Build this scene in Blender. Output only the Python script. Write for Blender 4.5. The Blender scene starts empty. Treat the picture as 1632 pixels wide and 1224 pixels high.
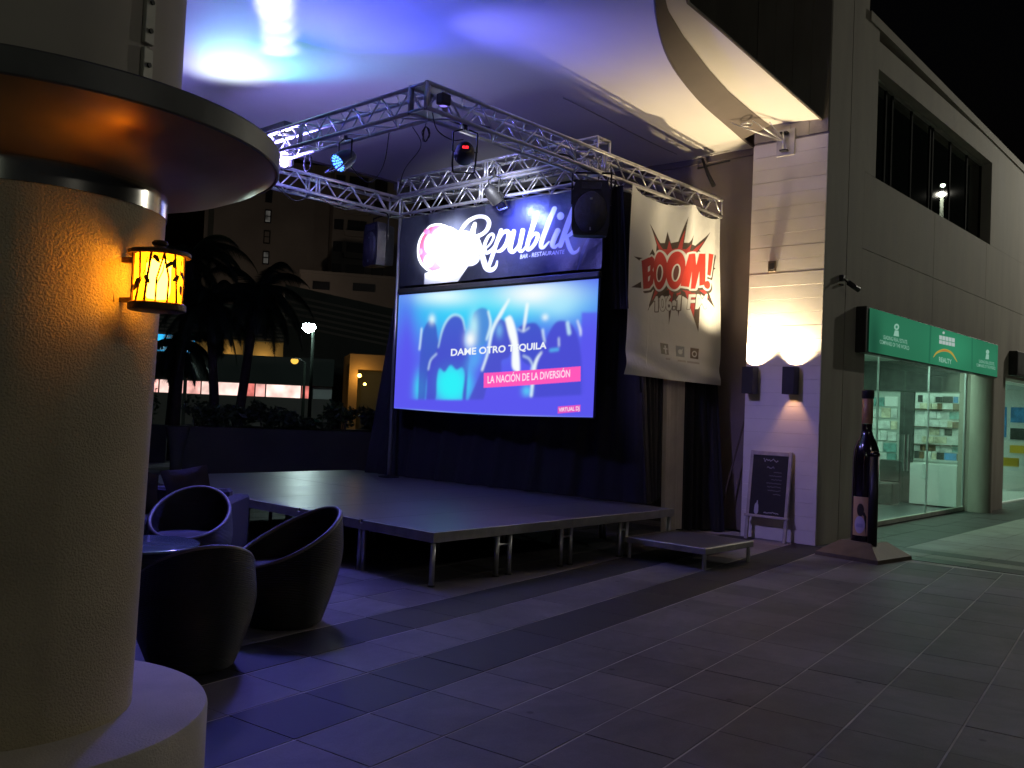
import bpy, bmesh, math, random
import numpy as np
from mathutils import Vector, Matrix
random.seed(7)
R = math.radians
PI = math.pi
sc = bpy.context.scene
COL = sc.collection

# ------------------------------------------------------------------ camera
CAM = Vector((-5.454, -5.824, 1.6))
CR = Vector((0.6718, -0.7390, 0.0416)).normalized()
CF = Vector((0.7390, 0.6730, 0.0279)).normalized()
CU = CR.cross(CF).normalized()
CR = CF.cross(CU).normalized()
cd = bpy.data.cameras.new('camera')
co = bpy.data.objects.new('camera', cd)
COL.objects.link(co)
co.matrix_world = Matrix(((CR.x, CU.x, -CF.x, CAM.x), (CR.y, CU.y, -CF.y, CAM.y), (CR.z, CU.z, -CF.z, CAM.z), (0, 0, 0, 1)))
cd.sensor_width = 36
cd.lens = 36 * 1432.7 / 1632
cd.clip_end = 2000
sc.camera = co

# ------------------------------------------------------------------ world (night sky)
w = bpy.data.worlds.new('World'); sc.world = w; w.use_nodes = True
nt = w.node_tree
sky = nt.nodes.new('ShaderNodeTexSky'); sky.sky_type = 'NISHITA'; sky.sun_disc = False
sky.sun_elevation = R(-4); sky.sun_rotation = R(200)
bgn = nt.nodes['Background']; nt.links.new(sky.outputs[0], bgn.inputs[0]); bgn.inputs[1].default_value = 0.05
sc.view_settings.view_transform = 'Standard'; sc.view_settings.look = 'None'
sc.view_settings.exposure = 0; sc.view_settings.gamma = 1; sc.view_settings.use_curve_mapping = False
sc.render.engine = 'CYCLES'
sc.cycles.use_denoising = True
sc.cycles.max_bounces = 6
sc.cycles.sample_clamp_indirect = 6

# ------------------------------------------------------------------ materials
def pbr(name, col, rough=.6, metal=0.0, var=.12, vscale=5, bump=0.0, bscale=60, spec=.5, coat=0.0, streak=None):
    m = bpy.data.materials.new(name); m.use_nodes = True
    n = m.node_tree.nodes; l = m.node_tree.links
    b = n['Principled BSDF']
    geo = n.new('ShaderNodeNewGeometry')
    vec = geo.outputs['Position']
    if streak:
        mp = n.new('ShaderNodeMapping'); mp.inputs['Scale'].default_value = streak
        l.new(vec, mp.inputs['Vector']); vec = mp.outputs[0]
    nz = n.new('ShaderNodeTexNoise'); nz.inputs['Scale'].default_value = vscale; nz.inputs['Detail'].default_value = 5
    l.new(vec, nz.inputs['Vector'])
    rp = n.new('ShaderNodeValToRGB')
    rp.color_ramp.elements[0].position = .3; rp.color_ramp.elements[1].position = .7
    rp.color_ramp.elements[0].color = (*[c * (1 - var) for c in col], 1)
    rp.color_ramp.elements[1].color = (*[min(1, c * (1 + var)) for c in col], 1)
    l.new(nz.outputs['Fac'], rp.inputs[0]); l.new(rp.outputs[0], b.inputs['Base Color'])
    mr = n.new('ShaderNodeMapRange'); mr.inputs[3].default_value = max(.02, rough - .06); mr.inputs[4].default_value = min(1, rough + .06)
    l.new(nz.outputs['Fac'], mr.inputs[0]); l.new(mr.outputs[0], b.inputs['Roughness'])
    b.inputs['Metallic'].default_value = metal
    b.inputs['Specular IOR Level'].default_value = spec
    b.inputs['Coat Weight'].default_value = coat
    if bump:
        n2 = n.new('ShaderNodeTexNoise'); n2.inputs['Scale'].default_value = bscale; n2.inputs['Detail'].default_value = 3
        l.new(geo.outputs['Position'], n2.inputs['Vector'])
        bp = n.new('ShaderNodeBump'); bp.inputs['Strength'].default_value = bump; bp.inputs['Distance'].default_value = .02
        l.new(n2.outputs['Fac'], bp.inputs['Height']); l.new(bp.outputs[0], b.inputs['Normal'])
    return m

def emis(name, col, strength, mottled=0.0, vscale=3):
    m = bpy.data.materials.new(name); m.use_nodes = True
    n = m.node_tree.nodes; l = m.node_tree.links
    n.remove(n['Principled BSDF'])
    e = n.new('ShaderNodeEmission'); e.inputs[0].default_value = (*col, 1); e.inputs[1].default_value = strength
    if mottled:
        geo = n.new('ShaderNodeNewGeometry'); nz = n.new('ShaderNodeTexNoise'); nz.inputs['Scale'].default_value = vscale
        l.new(geo.outputs['Position'], nz.inputs['Vector'])
        mr = n.new('ShaderNodeMapRange'); mr.inputs[1].default_value = .3; mr.inputs[2].default_value = .7
        mr.inputs[3].default_value = strength * (1 - mottled); mr.inputs[4].default_value = strength * (1 + mottled)
        l.new(nz.outputs['Fac'], mr.inputs[0]); l.new(mr.outputs[0], e.inputs[1])
    l.new(e.outputs[0], n['Material Output'].inputs[0])
    return m

def printed(name, rough=.6, emit=0.0):
    m = bpy.data.materials.new(name); m.use_nodes = True
    n = m.node_tree.nodes; l = m.node_tree.links
    b = n['Principled BSDF']
    at = n.new('ShaderNodeAttribute'); at.attribute_name = 'print'
    if emit:
        n.remove(b); e = n.new('ShaderNodeEmission'); e.inputs[1].default_value = emit
        l.new(at.outputs['Color'], e.inputs[0]); l.new(e.outputs[0], n['Material Output'].inputs[0])
    else:
        l.new(at.outputs['Color'], b.inputs['Base Color']); b.inputs['Roughness'].default_value = rough
        geo = n.new('ShaderNodeNewGeometry'); nz = n.new('ShaderNodeTexNoise'); nz.inputs['Scale'].default_value = 9
        l.new(geo.outputs['Position'], nz.inputs['Vector'])
        bp = n.new('ShaderNodeBump'); bp.inputs['Strength'].default_value = .25; bp.inputs['Distance'].default_value = .03
        l.new(nz.outputs['Fac'], bp.inputs['Height']); l.new(bp.outputs[0], b.inputs['Normal'])
    return m

def tile_mat(name, col, var, rough, ang, mortar=None, size=.497):
    """paving stone: every stone its own shade, plus grain and stains"""
    m = bpy.data.materials.new(name); m.use_nodes = True
    n = m.node_tree.nodes; l = m.node_tree.links; b = n['Principled BSDF']
    geo = n.new('ShaderNodeNewGeometry')
    mp = n.new('ShaderNodeMapping'); mp.vector_type = 'TEXTURE'; mp.inputs['Rotation'].default_value = (0, 0, ang)
    mp.inputs['Location'].default_value = TILE_ORG
    mp.inputs['Scale'].default_value = (size, size, 100)
    l.new(geo.outputs['Position'], mp.inputs['Vector'])
    fl = n.new('ShaderNodeVectorMath'); fl.operation = 'FLOOR'; l.new(mp.outputs[0], fl.inputs[0])
    wn = n.new('ShaderNodeTexWhiteNoise'); wn.noise_dimensions = '2D'; l.new(fl.outputs[0], wn.inputs['Vector'])
    nz = n.new('ShaderNodeTexNoise'); nz.inputs['Scale'].default_value = 1.3; nz.inputs['Detail'].default_value = 8; nz.inputs['Roughness'].default_value = .7
    l.new(geo.outputs['Position'], nz.inputs['Vector'])
    n3 = n.new('ShaderNodeTexNoise'); n3.inputs['Scale'].default_value = 90; n3.inputs['Detail'].default_value = 3
    l.new(geo.outputs['Position'], n3.inputs['Vector'])
    a1 = n.new('ShaderNodeMath'); a1.operation = 'MULTIPLY_ADD'; a1.inputs[1].default_value = .32; l.new(wn.outputs['Value'], a1.inputs[0])
    l.new(nz.outputs['Fac'], a1.inputs[2])
    a2 = n.new('ShaderNodeMath'); a2.operation = 'MULTIPLY_ADD'; a2.inputs[1].default_value = .35; l.new(n3.outputs['Fac'], a2.inputs[0]); l.new(a1.outputs[0], a2.inputs[2])
    rp = n.new('ShaderNodeValToRGB')
    rp.color_ramp.elements[0].position = .48; rp.color_ramp.elements[1].position = 1.0
    rp.color_ramp.elements[0].color = (*[c * (1 - var) for c in col], 1); rp.color_ramp.elements[1].color = (*[c * (1 + var) for c in col], 1)
    l.new(a2.outputs[0], rp.inputs[0])
    vo = n.new('ShaderNodeTexVoronoi'); vo.inputs['Scale'].default_value = 2.6; l.new(geo.outputs['Position'], vo.inputs['Vector'])
    gm = n.new('ShaderNodeMapRange'); gm.inputs[1].default_value = .035; gm.inputs[2].default_value = .065; gm.inputs[3].default_value = .5; gm.inputs[4].default_value = 1
    l.new(vo.outputs['Distance'], gm.inputs[0])
    n4 = n.new('ShaderNodeTexNoise'); n4.inputs['Scale'].default_value = .55; n4.inputs['Detail'].default_value = 9; n4.inputs['Roughness'].default_value = .75; n4.inputs['Distortion'].default_value = .6
    l.new(geo.outputs['Position'], n4.inputs['Vector'])
    sm_ = n.new('ShaderNodeMapRange'); sm_.inputs[1].default_value = .40; sm_.inputs[2].default_value = .62; sm_.inputs[3].default_value = .66; sm_.inputs[4].default_value = 1.06; l.new(n4.outputs['Fac'], sm_.inputs[0])
    ml = n.new('ShaderNodeMath'); ml.operation = 'MULTIPLY'; l.new(gm.outputs[0], ml.inputs[0]); l.new(sm_.outputs[0], ml.inputs[1])
    vm = n.new('ShaderNodeVectorMath'); vm.operation = 'SCALE'; l.new(rp.outputs[0], vm.inputs[0]); l.new(ml.outputs[0], vm.inputs['Scale']); l.new(vm.outputs[0], b.inputs['Base Color'])
    rr_ = n.new('ShaderNodeMapRange'); rr_.inputs[3].default_value = rough - .2; rr_.inputs[4].default_value = rough + .15; l.new(n4.outputs['Fac'], rr_.inputs[0]); l.new(rr_.outputs[0], b.inputs['Roughness'])
    b.inputs['Specular IOR Level'].default_value = .18
    bp = n.new('ShaderNodeBump'); bp.inputs['Strength'].default_value = .25; bp.inputs['Distance'].default_value = .006
    l.new(a2.outputs[0], bp.inputs['Height']); l.new(bp.outputs[0], b.inputs['Normal'])
    return m

def weave_mat(name, col):
    m = pbr(name, col, .55, 0, .2, 8)
    n = m.node_tree.nodes; l = m.node_tree.links; b = n['Principled BSDF']
    tc = n.new('ShaderNodeTexCoord')
    wv = n.new('ShaderNodeTexWave'); wv.bands_direction = 'Z'; wv.inputs['Scale'].default_value = 28; wv.inputs['Distortion'].default_value = 1.5
    l.new(tc.outputs['Object'], wv.inputs['Vector'])
    bp = n.new('ShaderNodeBump'); bp.inputs['Strength'].default_value = .6; bp.inputs['Distance'].default_value = .01
    l.new(wv.outputs['Fac'], bp.inputs['Height']); l.new(bp.outputs[0], b.inputs['Normal'])
    return m

def glass_mat(name, tint=(.9, 1, .96), refl=.12, rough=.02):
    m = bpy.data.materials.new(name); m.use_nodes = True
    n = m.node_tree.nodes; l = m.node_tree.links; n.remove(n['Principled BSDF'])
    t = n.new('ShaderNodeBsdfTransparent'); t.inputs[0].default_value = (*tint, 1)
    g = n.new('ShaderNodeBsdfGlossy'); g.inputs[1].default_value = rough
    geo = n.new('ShaderNodeNewGeometry'); dt = n.new('ShaderNodeVectorMath'); dt.operation = 'DOT_PRODUCT'
    l.new(geo.outputs['Normal'], dt.inputs[0]); l.new(geo.outputs['Incoming'], dt.inputs[1])
    ab = n.new('ShaderNodeMath'); ab.operation = 'ABSOLUTE'; l.new(dt.outputs['Value'], ab.inputs[0])
    sb = n.new('ShaderNodeMath'); sb.operation = 'SUBTRACT'; sb.inputs[0].default_value = 1; l.new(ab.outputs[0], sb.inputs[1])
    pw = n.new('ShaderNodeMath'); pw.operation = 'POWER'; pw.inputs[1].default_value = 5; l.new(sb.outputs[0], pw.inputs[0])
    fr = n.new('ShaderNodeMath'); fr.operation = 'MULTIPLY_ADD'; fr.inputs[1].default_value = .9; fr.inputs[2].default_value = .03; l.new(pw.outputs[0], fr.inputs[0])
    mx = n.new('ShaderNodeMixShader'); l.new(fr.outputs[0], mx.inputs[0])
    l.new(t.outputs[0], mx.inputs[1]); l.new(g.outputs[0], mx.inputs[2]); l.new(mx.outputs[0], n['Material Output'].inputs[0])
    return m

def amber_glass(name):
    m = bpy.data.materials.new(name); m.use_nodes = True
    n = m.node_tree.nodes; l = m.node_tree.links; n.remove(n['Principled BSDF'])
    t = n.new('ShaderNodeBsdfTransparent'); t.inputs[0].default_value = (1, .74, .22, 1)
    d = n.new('ShaderNodeBsdfTranslucent'); d.inputs[0].default_value = (.8, .30, .02, 1)
    mx = n.new('ShaderNodeMixShader'); mx.inputs[0].default_value = .58
    l.new(t.outputs[0], mx.inputs[1]); l.new(d.outputs[0], mx.inputs[2]); l.new(mx.outputs[0], n['Material Output'].inputs[0])
    return m

def sail_mat(name, col):
    m = pbr(name, col, .75, 0, .05, .8, .08, 5)
    return m

# floor pattern frame
FA = R(7.1)
TS = .497
T0 = -.36                      # joint between light field and first dark band
S0 = .30
FS = Vector((math.cos(FA), math.sin(FA), 0)); FT = Vector((-math.sin(FA), math.cos(FA), 0))
_o = FS * S0 + FT * T0
TILE_ORG = (_o.x, _o.y, 0)

M = {}
M['tile_light'] = tile_mat('paving_light', (.165, .155, .16), .32, .62, FA)
M['tile_dark'] = tile_mat('paving_dark', (.030, .030, .035), .2, .62, FA)
M['mortar'] = pbr('mortar', (.46, .44, .41), .9, 0, .35, 2.2, .2, 80)
M['ground'] = pbr('ground_far', (.16, .15, .14), .8, 0, .3, .6, .1, 20)
M['asphalt'] = pbr('asphalt', (.05, .05, .05), .85, 0, .2, 2, .3, 60)
M['stucco'] = pbr('stucco', (.50, .42, .29), .92, 0, .16, 2.2, .6, 130)
M['plinth'] = pbr('plinth_plaster', (.55, .49, .42), .85, 0, .12, 4, .25, 110)
M['copper'] = pbr('bronze_sheet', (.46, .32, .15), .36, .85, .2, 3, .05, 8)
M['bronze_rim'] = pbr('bronze_rim', (.10, .10, .10), .5, .3, .2, 5, .05, 20)
M['steel'] = pbr('steel_band', (.62, .60, .56), .16, 1, .06, 4)
M['fabric_shaft'] = pbr('fabric_cover', (.42, .38, .34), .85, 0, .12, 1.6, .2, 4)
M['alu'] = pbr('aluminium', (.60, .60, .61), .38, .85, .1, 9)
M['alu_dull'] = pbr('aluminium_dull', (.42, .41, .37), .5, .55, .18, 7)
M['truss'] = pbr('truss_alloy', (.66, .66, .68), .36, .7, .12, 12)
M['black_metal'] = pbr('black_metal', (.018, .018, .019), .45, .2, .2, 10)
M['black_plastic'] = pbr('black_plastic', (.022, .022, .024), .5, 0, .15, 12, .1, 120)
M['grille'] = pbr('speaker_grille', (.05, .05, .055), .5, .3, .15, 20, .4, 300)
M['iron'] = pbr('lantern_iron', (.085, .045, .02), .5, .5, .2, 30, .2, 120)
M['drape'] = pbr('black_drape', (.013, .013, .018), .9, 0, .15, 4, .15, 30)
M['white_drape'] = pbr('white_drape', (.50, .46, .40), .9, 0, .10, 4, .2, 12)
M['deck'] = pbr('stage_plywood', (.085, .08, .085), .36, 0, .16, 2.5, .05, 30, .38)
M['sail'] = sail_mat('sail_fabric', (.70, .68, .64))
M['sail_edge'] = pbr('sail_edge_belt', (.13, .11, .10), .8, 0, .1, 3)
M['white_wall'] = pbr('white_board_paint', (.66, .63, .60), .7, 0, .06, 2.5, .06, 40)
M['grey_wall'] = pbr('facade_render', (.36, .33, .28), .85, 0, .16, 1.6, .15, 50, streak=(1.6, 1.6, .35))
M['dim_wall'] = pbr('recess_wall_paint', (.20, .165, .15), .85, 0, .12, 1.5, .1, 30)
M['dark_glass'] = pbr('dark_glass', (.006, .009, .007), .06, 0, .1, 2, 0, 1, .6)
_b = M['dark_glass'].node_tree.nodes['Principled BSDF']; M['dark_glass'].node_tree.links.remove(_b.inputs['Roughness'].links[0]); _b.inputs['Roughness'].default_value = .012
M['frame_dark'] = pbr('window_frame', (.035, .035, .033), .5, .3, .15, 10)
M['mullion'] = pbr('mullion_paint', (.008, .010, .008), .9, 0, .1, 5, spec=.05)
M['glass'] = glass_mat('clear_glass')
M['rattan'] = weave_mat('rattan', (.008, .007, .007))
M['rattan_rim'] = pbr('rattan_rim', (.11, .095, .09), .45, 0, .15, 10)
M['cushion'] = pbr('seat_cushion', (.07, .06, .062), .9, 0, .15, 8, .2, 90)
M['sofa'] = pbr('sofa_fabric', (.028, .024, .03), .9, 0, .2, 7, .2, 90)
M['pillow'] = pbr('pillow_fabric', (.10, .08, .085), .9, 0, .2, 7, .2, 90)
M['tabletop'] = pbr('table_glass', (.13, .16, .16), .12, 0, .1, 6, 0, 1, .8)
M['bottle'] = pbr('bottle_lacquer', (.010, .006, .008), .14, 0, .2, 4, 0, 1, .6, .5)
M['bottle_foil'] = pbr('bottle_foil', (.34, .20, .10), .45, .3, .15, 8)
M['wood_base'] = pbr('painted_wood_base', (.10, .075, .05), .6, 0, .25, 6, .1, 60)
M['wood_frame'] = pbr('whitewashed_frame', (.36, .33, .33), .6, 0, .15, 9, .1, 60)
M['board'] = pbr('chalk_slate', (.018, .018, .022), .75, 0, .5, 5)
M['leaf'] = pbr('leaf', (.045, .075, .03), .5, 0, .45, 9)
M['palm_leaf'] = pbr('palm_leaf', (.035, .055, .025), .5, 0, .4, 5)
M['bark'] = pbr('palm_bark', (.07, .055, .045), .9, 0, .3, 6, .5, 25)
M['planter'] = pbr('planter_concrete', (.055, .055, .05), .85, 0, .2, 1.5, .2, 25)
M['concrete_far'] = pbr('tower_concrete', (.17, .15, .135), .9, 0, .15, .3)
M['concrete_dark'] = pbr('garage_concrete', (.06, .065, .06), .9, 0, .2, .4)
M['beige'] = pbr('beige_panel', (.5, .36, .15), .8, 0, .08, .6)
M['orange_wall'] = pbr('ochre_render', (.30, .20, .10), .85, 0, .1, .8)
M['win_dark'] = pbr('far_window', (.012, .012, .015), .3, 0, .1, 3)
M['shop_floor'] = pbr('shop_floor', (.07, .09, .09), .35, 0, .2, 2)
M['shop_wall'] = pbr('shop_wall', (.45, .50, .46), .7, 0, .08, 1.2)
M['shop_white'] = pbr('shop_cabinet', (.72, .74, .72), .5, 0, .05, 2)
M['poster'] = pbr('poster_paper', (.65, .68, .66), .6, 0, .3, 7)
M['poster_blue'] = pbr('poster_blue', (.06, .25, .55), .6, 0, .5, 5)
M['poster_dark'] = pbr('poster_dark', (.05, .055, .05), .6, 0, .4, 6)
M['cable'] = pbr('black_cable', (.02, .02, .02), .6, 0, .1, 20)
M['yellow'] = pbr('yellow_card', (.7, .45, .03), .6, 0, .1, 5)
M['red_card'] = pbr('red_card', (.6, .06, .04), .6, 0, .1, 5)
M['navy_fill'] = pbr('poster_teal', (.10, .30, .36), .6, 0, .3, 5)

# ------------------------------------------------------------------ mesh helpers
class MB:
    def __init__(s): s.v = []; s.f = []
    def add(s, vs, fs):
        b = len(s.v); s.v += [tuple(v) for v in vs]; s.f += [tuple(i + b for i in f) for f in fs]; return s
    def box(s, x0, x1, y0, y1, z0, z1, ch=0.0):
        if ch <= 0:
            vs = [(x0, y0, z0), (x1, y0, z0), (x1, y1, z0), (x0, y1, z0), (x0, y0, z1), (x1, y0, z1), (x1, y1, z1), (x0, y1, z1)]
            return s.add(vs, [(0, 3, 2, 1), (4, 5, 6, 7), (0, 1, 5, 4), (1, 2, 6, 5), (2, 3, 7, 6), (3, 0, 4, 7)])
        bm = bmesh.new()
        bmesh.ops.create_cube(bm, size=1)
        for v in bm.verts: v.co = Vector(((x0 + x1) / 2 + v.co.x * (x1 - x0), (y0 + y1) / 2 + v.co.y * (y1 - y0), (z0 + z1) / 2 + v.co.z * (z1 - z0)))
        bmesh.ops.bevel(bm, geom=bm.edges[:], offset=ch, segments=1, affect='EDGES')
        bm.verts.index_update()
        s.add([v.co[:] for v in bm.verts], [[v.index for v in f.verts] for f in bm.faces]); bm.free(); return s
    def tube(s, pts, r, n=6, caps=True):
        pts = [Vector(p) for p in pts]; rs = r if isinstance(r, (list, tuple)) else [r] * len(pts)
        rings = []; up = None
        for i, p in enumerate(pts):
            t = (pts[min(i + 1, len(pts) - 1)] - pts[max(i - 1, 0)]).normalized()
            if up is None:
                up = Vector((0, 0, 1)) if abs(t.z) < .9 else Vector((1, 0, 0))
            a = t.cross(up)
            if a.length < 1e-5: a = t.cross(Vector((0, 1, 0)))
            a.normalize(); b = a.cross(t).normalized(); up = b
            rings.append([p + (a * math.cos(2 * PI * k / n) + b * math.sin(2 * PI * k / n)) * rs[i] for k in range(n)])
        vs = [q for rg in rings for q in rg]; fs = []
        for i in range(len(pts) - 1):
            for k in range(n):
                fs.append((i * n + k, i * n + (k + 1) % n, (i + 1) * n + (k + 1) % n, (i + 1) * n + k))
        if caps:
            fs.append(tuple(range(n - 1, -1, -1))); fs.append(tuple((len(pts) - 1) * n + k for k in range(n)))
        return s.add(vs, fs)
    def lathe(s, prof, n=48, c=(0, 0), caps=False):
        vs = []; fs = []
        for r, z in prof:
            for k in range(n):
                a = 2 * PI * k / n; vs.append((c[0] + r * math.cos(a), c[1] + r * math.sin(a), z))
        for i in range(len(prof) - 1):
            for k in range(n):
                fs.append((i * n + k, i * n + (k + 1) % n, (i + 1) * n + (k + 1) % n, (i + 1) * n + k))
        if caps:
            fs.append(tuple(range(n - 1, -1, -1))); fs.append(tuple((len(prof) - 1) * n + k for k in range(n)))
        return s.add(vs, fs)
    def grid(s, fn, nu, nv):
        vs = [fn(i / nu, j / nv) for j in range(nv + 1) for i in range(nu + 1)]
        fs = [(j * (nu + 1) + i, j * (nu + 1) + i + 1, (j + 1) * (nu + 1) + i + 1, (j + 1) * (nu + 1) + i) for j in range(nv) for i in range(nu)]
        return s.add(vs, fs)
    def mesh(s, name, mat, smooth=False):
        me = bpy.data.meshes.new(name); me.from_pydata(s.v, [], s.f); me.update()
        if mat: me.materials.append(M[mat] if isinstance(mat, str) else mat)
        if smooth:
            me.polygons.foreach_set('use_smooth', [True] * len(me.polygons))
        return me
    def build(s, name, mat, parent=None, smooth=False, **kw):
        return link(name, s.mesh(name, mat, smooth), parent, **kw)

def link(name, me, parent=None, label=None, cat=None, group=None, kind=None, loc=None):
    o = bpy.data.objects.new(name, me); COL.objects.link(o)
    if parent is not None: o.parent = parent
    if loc: o.location = loc
    if label: o['label'] = label
    if cat: o['category'] = cat
    if group: o['group'] = group
    if kind: o['kind'] = kind
    return o

def thing(name, label, cat, loc=(0, 0, 0), rz=0, group=None):
    o = link(name, None, None, label, cat, group); o.location = loc; o.rotation_euler = (0, 0, rz); return o

def auto_smooth(o, ang=40):
    me = o.data
    me.polygons.foreach_set('use_smooth', [True] * len(me.polygons))
    bm = bmesh.new(); bm.from_mesh(me)
    for e in bm.edges:
        if len(e.link_faces) == 2 and e.calc_face_angle(0) > R(ang): e.smooth = False
    bm.to_mesh(me); bm.free(); return o

def copy_tree(o, parent=None):
    c = o.copy(); COL.objects.link(c); c.parent = parent
    for ch in list(o.children): copy_tree(ch, c)
    return c

def spot(name, loc, target, power, col, angle, blend=.5, size=.03):
    ld = bpy.data.lights.new(name, 'SPOT'); ld.energy = power; ld.color = col; ld.spot_size = R(angle); ld.spot_blend = blend; ld.shadow_soft_size = size
    o = bpy.data.objects.new(name, ld); COL.objects.link(o); o.location = loc
    o.rotation_euler = (Vector(target) - Vector(loc)).to_track_quat('-Z', 'Y').to_euler()
    return o

def point(name, loc, power, col, size=.1):
    ld = bpy.data.lights.new(name, 'POINT'); ld.energy = power; ld.color = col; ld.shadow_soft_size = size
    o = bpy.data.objects.new(name, ld); COL.objects.link(o); o.location = loc; return o

# ------------------------------------------------------------------ print canvas (flat print and screens become per-vertex colour)
class Canvas:
    def __init__(s, w, h, bg, H=None):
        s.w, s.h = w, h; s.a = np.zeros((h, w, 3)); s.a[:] = bg; s.H = H
    def xy(s, pts):
        P = np.array(pts, float)
        if s.H is not None:
            h = s.H; d = h[6] * P[:, 0] + h[7] * P[:, 1] + h[8]
            P = np.c_[(h[0] * P[:, 0] + h[1] * P[:, 1] + h[2]) / d, (h[3] * P[:, 0] + h[4] * P[:, 1] + h[5]) / d]
        return P * [s.w - 1, s.h - 1]
    def cover(s, polys):
        SS = 3; m = np.zeros((s.h, s.w))
        allp = np.vstack(polys)
        x0, y0 = np.maximum(np.floor(allp.min(0)).astype(int) - 1, 0); x1, y1 = np.ceil(allp.max(0)).astype(int) + 2
        x1 = min(x1, s.w); y1 = min(y1, s.h)
        if x1 <= x0 or y1 <= y0: return m
        gx, gy = np.meshgrid(x0 - .5 + (np.arange((x1 - x0) * SS) + .5) / SS, y0 - .5 + (np.arange((y1 - y0) * SS) + .5) / SS)
        acc = np.zeros(gx.shape, bool)
        for P in polys:
            px0, py0 = P.min(0); px1, py1 = P.max(0)
            i0 = max(0, int((px0 - x0 + .5) * SS) - 1); i1 = min(gx.shape[1], int((px1 - x0 + .5) * SS) + 2)
            j0 = max(0, int((py0 - y0 + .5) * SS) - 1); j1 = min(gx.shape[0], int((py1 - y0 + .5) * SS) + 2)
            if i1 <= i0 or j1 <= j0: continue
            X = gx[j0:j1, i0:i1]; Y = gy[j0:j1, i0:i1]; ins = np.zeros(X.shape, bool); n = len(P); j = n - 1
            for i in range(n):
                xi, yi = P[i]; xj, yj = P[j]
                if yi != yj: ins ^= ((yi > Y) != (yj > Y)) & (X < (xj - xi) * (Y - yi) / (yj - yi) + xi)
                j = i
            acc[j0:j1, i0:i1] |= ins
        m[y0:y1, x0:x1] = acc.reshape(y1 - y0, SS, x1 - x0, SS).mean((1, 3))
        return m
    def paint(s, m, col, al=1.0):
        m = (m * al)[..., None]; s.a = s.a * (1 - m) + np.array(col) * m
    def poly(s, pts, col, al=1.0): s.paint(s.cover([s.xy(pts)]), col, al)
    def ell(s, c, rx, ry, col, al=1.0, rot=0):
        s.poly(Canvas.ellpts(c, rx, ry, rot), col, al)
    @staticmethod
    def ellpts(c, rx, ry, rot=0, n=40):
        cs, sn = math.cos(rot), math.sin(rot)
        return [(c[0] + rx * math.cos(t) * cs - ry * math.sin(t) * sn, c[1] + rx * math.cos(t) * sn + ry * math.sin(t) * cs) for t in np.linspace(0, 2 * PI, n, endpoint=False)]
    @staticmethod
    def spline(pts, k=8):
        P = [np.array(p, float) for p in pts]; P = [2 * P[0] - P[1]] + P + [2 * P[-1] - P[-2]]; o = []
        for i in range(1, len(P) - 2):
            for t in np.linspace(0, 1, k, endpoint=False):
                o.append(.5 * (2 * P[i] + (P[i + 1] - P[i - 1]) * t + (2 * P[i - 1] - 5 * P[i] + 4 * P[i + 1] - P[i + 2]) * t * t + (3 * P[i] - P[i - 1] - 3 * P[i + 1] + P[i + 2]) * t ** 3))
        o.append(P[-2]); return o
    def stroke_polys(s, pts, r, smooth=True):
        q = s.spline(pts) if smooth and len(pts) > 2 else [np.array(p, float) for p in pts]
        n = len(q); rr = np.interp(np.linspace(0, 1, n), np.linspace(0, 1, len(r)), r) if isinstance(r, (list, tuple)) else [r] * n
        ps = [s.xy(s.ellpts(p, rr[i], rr[i], 0, 14)) for i, p in enumerate(q)]
        for i in range(n - 1):
            d = q[i + 1] - q[i]; L = np.hypot(*d)
            if L < 1e-6: continue
            nn = np.array([-d[1], d[0]]) / L
            ps.append(s.xy([q[i] + nn * rr[i], q[i + 1] + nn * rr[i + 1], q[i + 1] - nn * rr[i + 1], q[i] - nn * rr[i]]))
        return ps
    def stroke(s, pts, r, col, al=1.0, smooth=True): s.paint(s.cover(s.stroke_polys(pts, r, smooth)), col, al)
    def soft(s, c, rx, ry, col, al=1.0, rot=0, p=2.0):
        Q = s.xy([c, (c[0] + rx * math.cos(rot), c[1] + rx * math.sin(rot)), (c[0] - ry * math.sin(rot), c[1] + ry * math.cos(rot))])
        A = np.linalg.inv(np.array([Q[1] - Q[0], Q[2] - Q[0]]).T)
        gx, gy = np.meshgrid(np.arange(s.w), np.arange(s.h)); d = np.stack([gx - Q[0][0], gy - Q[0][1]])
        uv = np.tensordot(A, d, 1); s.paint(np.exp(-((uv ** 2).sum(0)) ** (p / 2)), col, al)
    def text(s, txt, a, b, height, col, al=1.0, shear=0, bold=0.0, outline=None):
        """lettering whose baseline runs from a to b (canvas space) and whose cap height is the vector 'height'"""
        tris, wd = glyphs(txt, bold); a = np.array(a, float); ex = (np.array(b, float) - a) / wd; ey = np.array(height, float) / .69
        ps = []
        for t in tris:
            P = a + np.outer(t[:, 0] + shear * t[:, 1], ex) + np.outer(t[:, 1], ey); ps.append(s.xy(P))
        if outline:
            ocol, rad = outline; m = s.cover(ps); mm = m.copy()
            for dx in range(-rad, rad + 1):
                for dy in range(-rad, rad + 1): mm = np.maximum(mm, np.roll(np.roll(m, dx, 1), dy, 0))
            s.paint(mm, ocol, al)
        s.paint(s.cover(ps), col, al)

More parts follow.
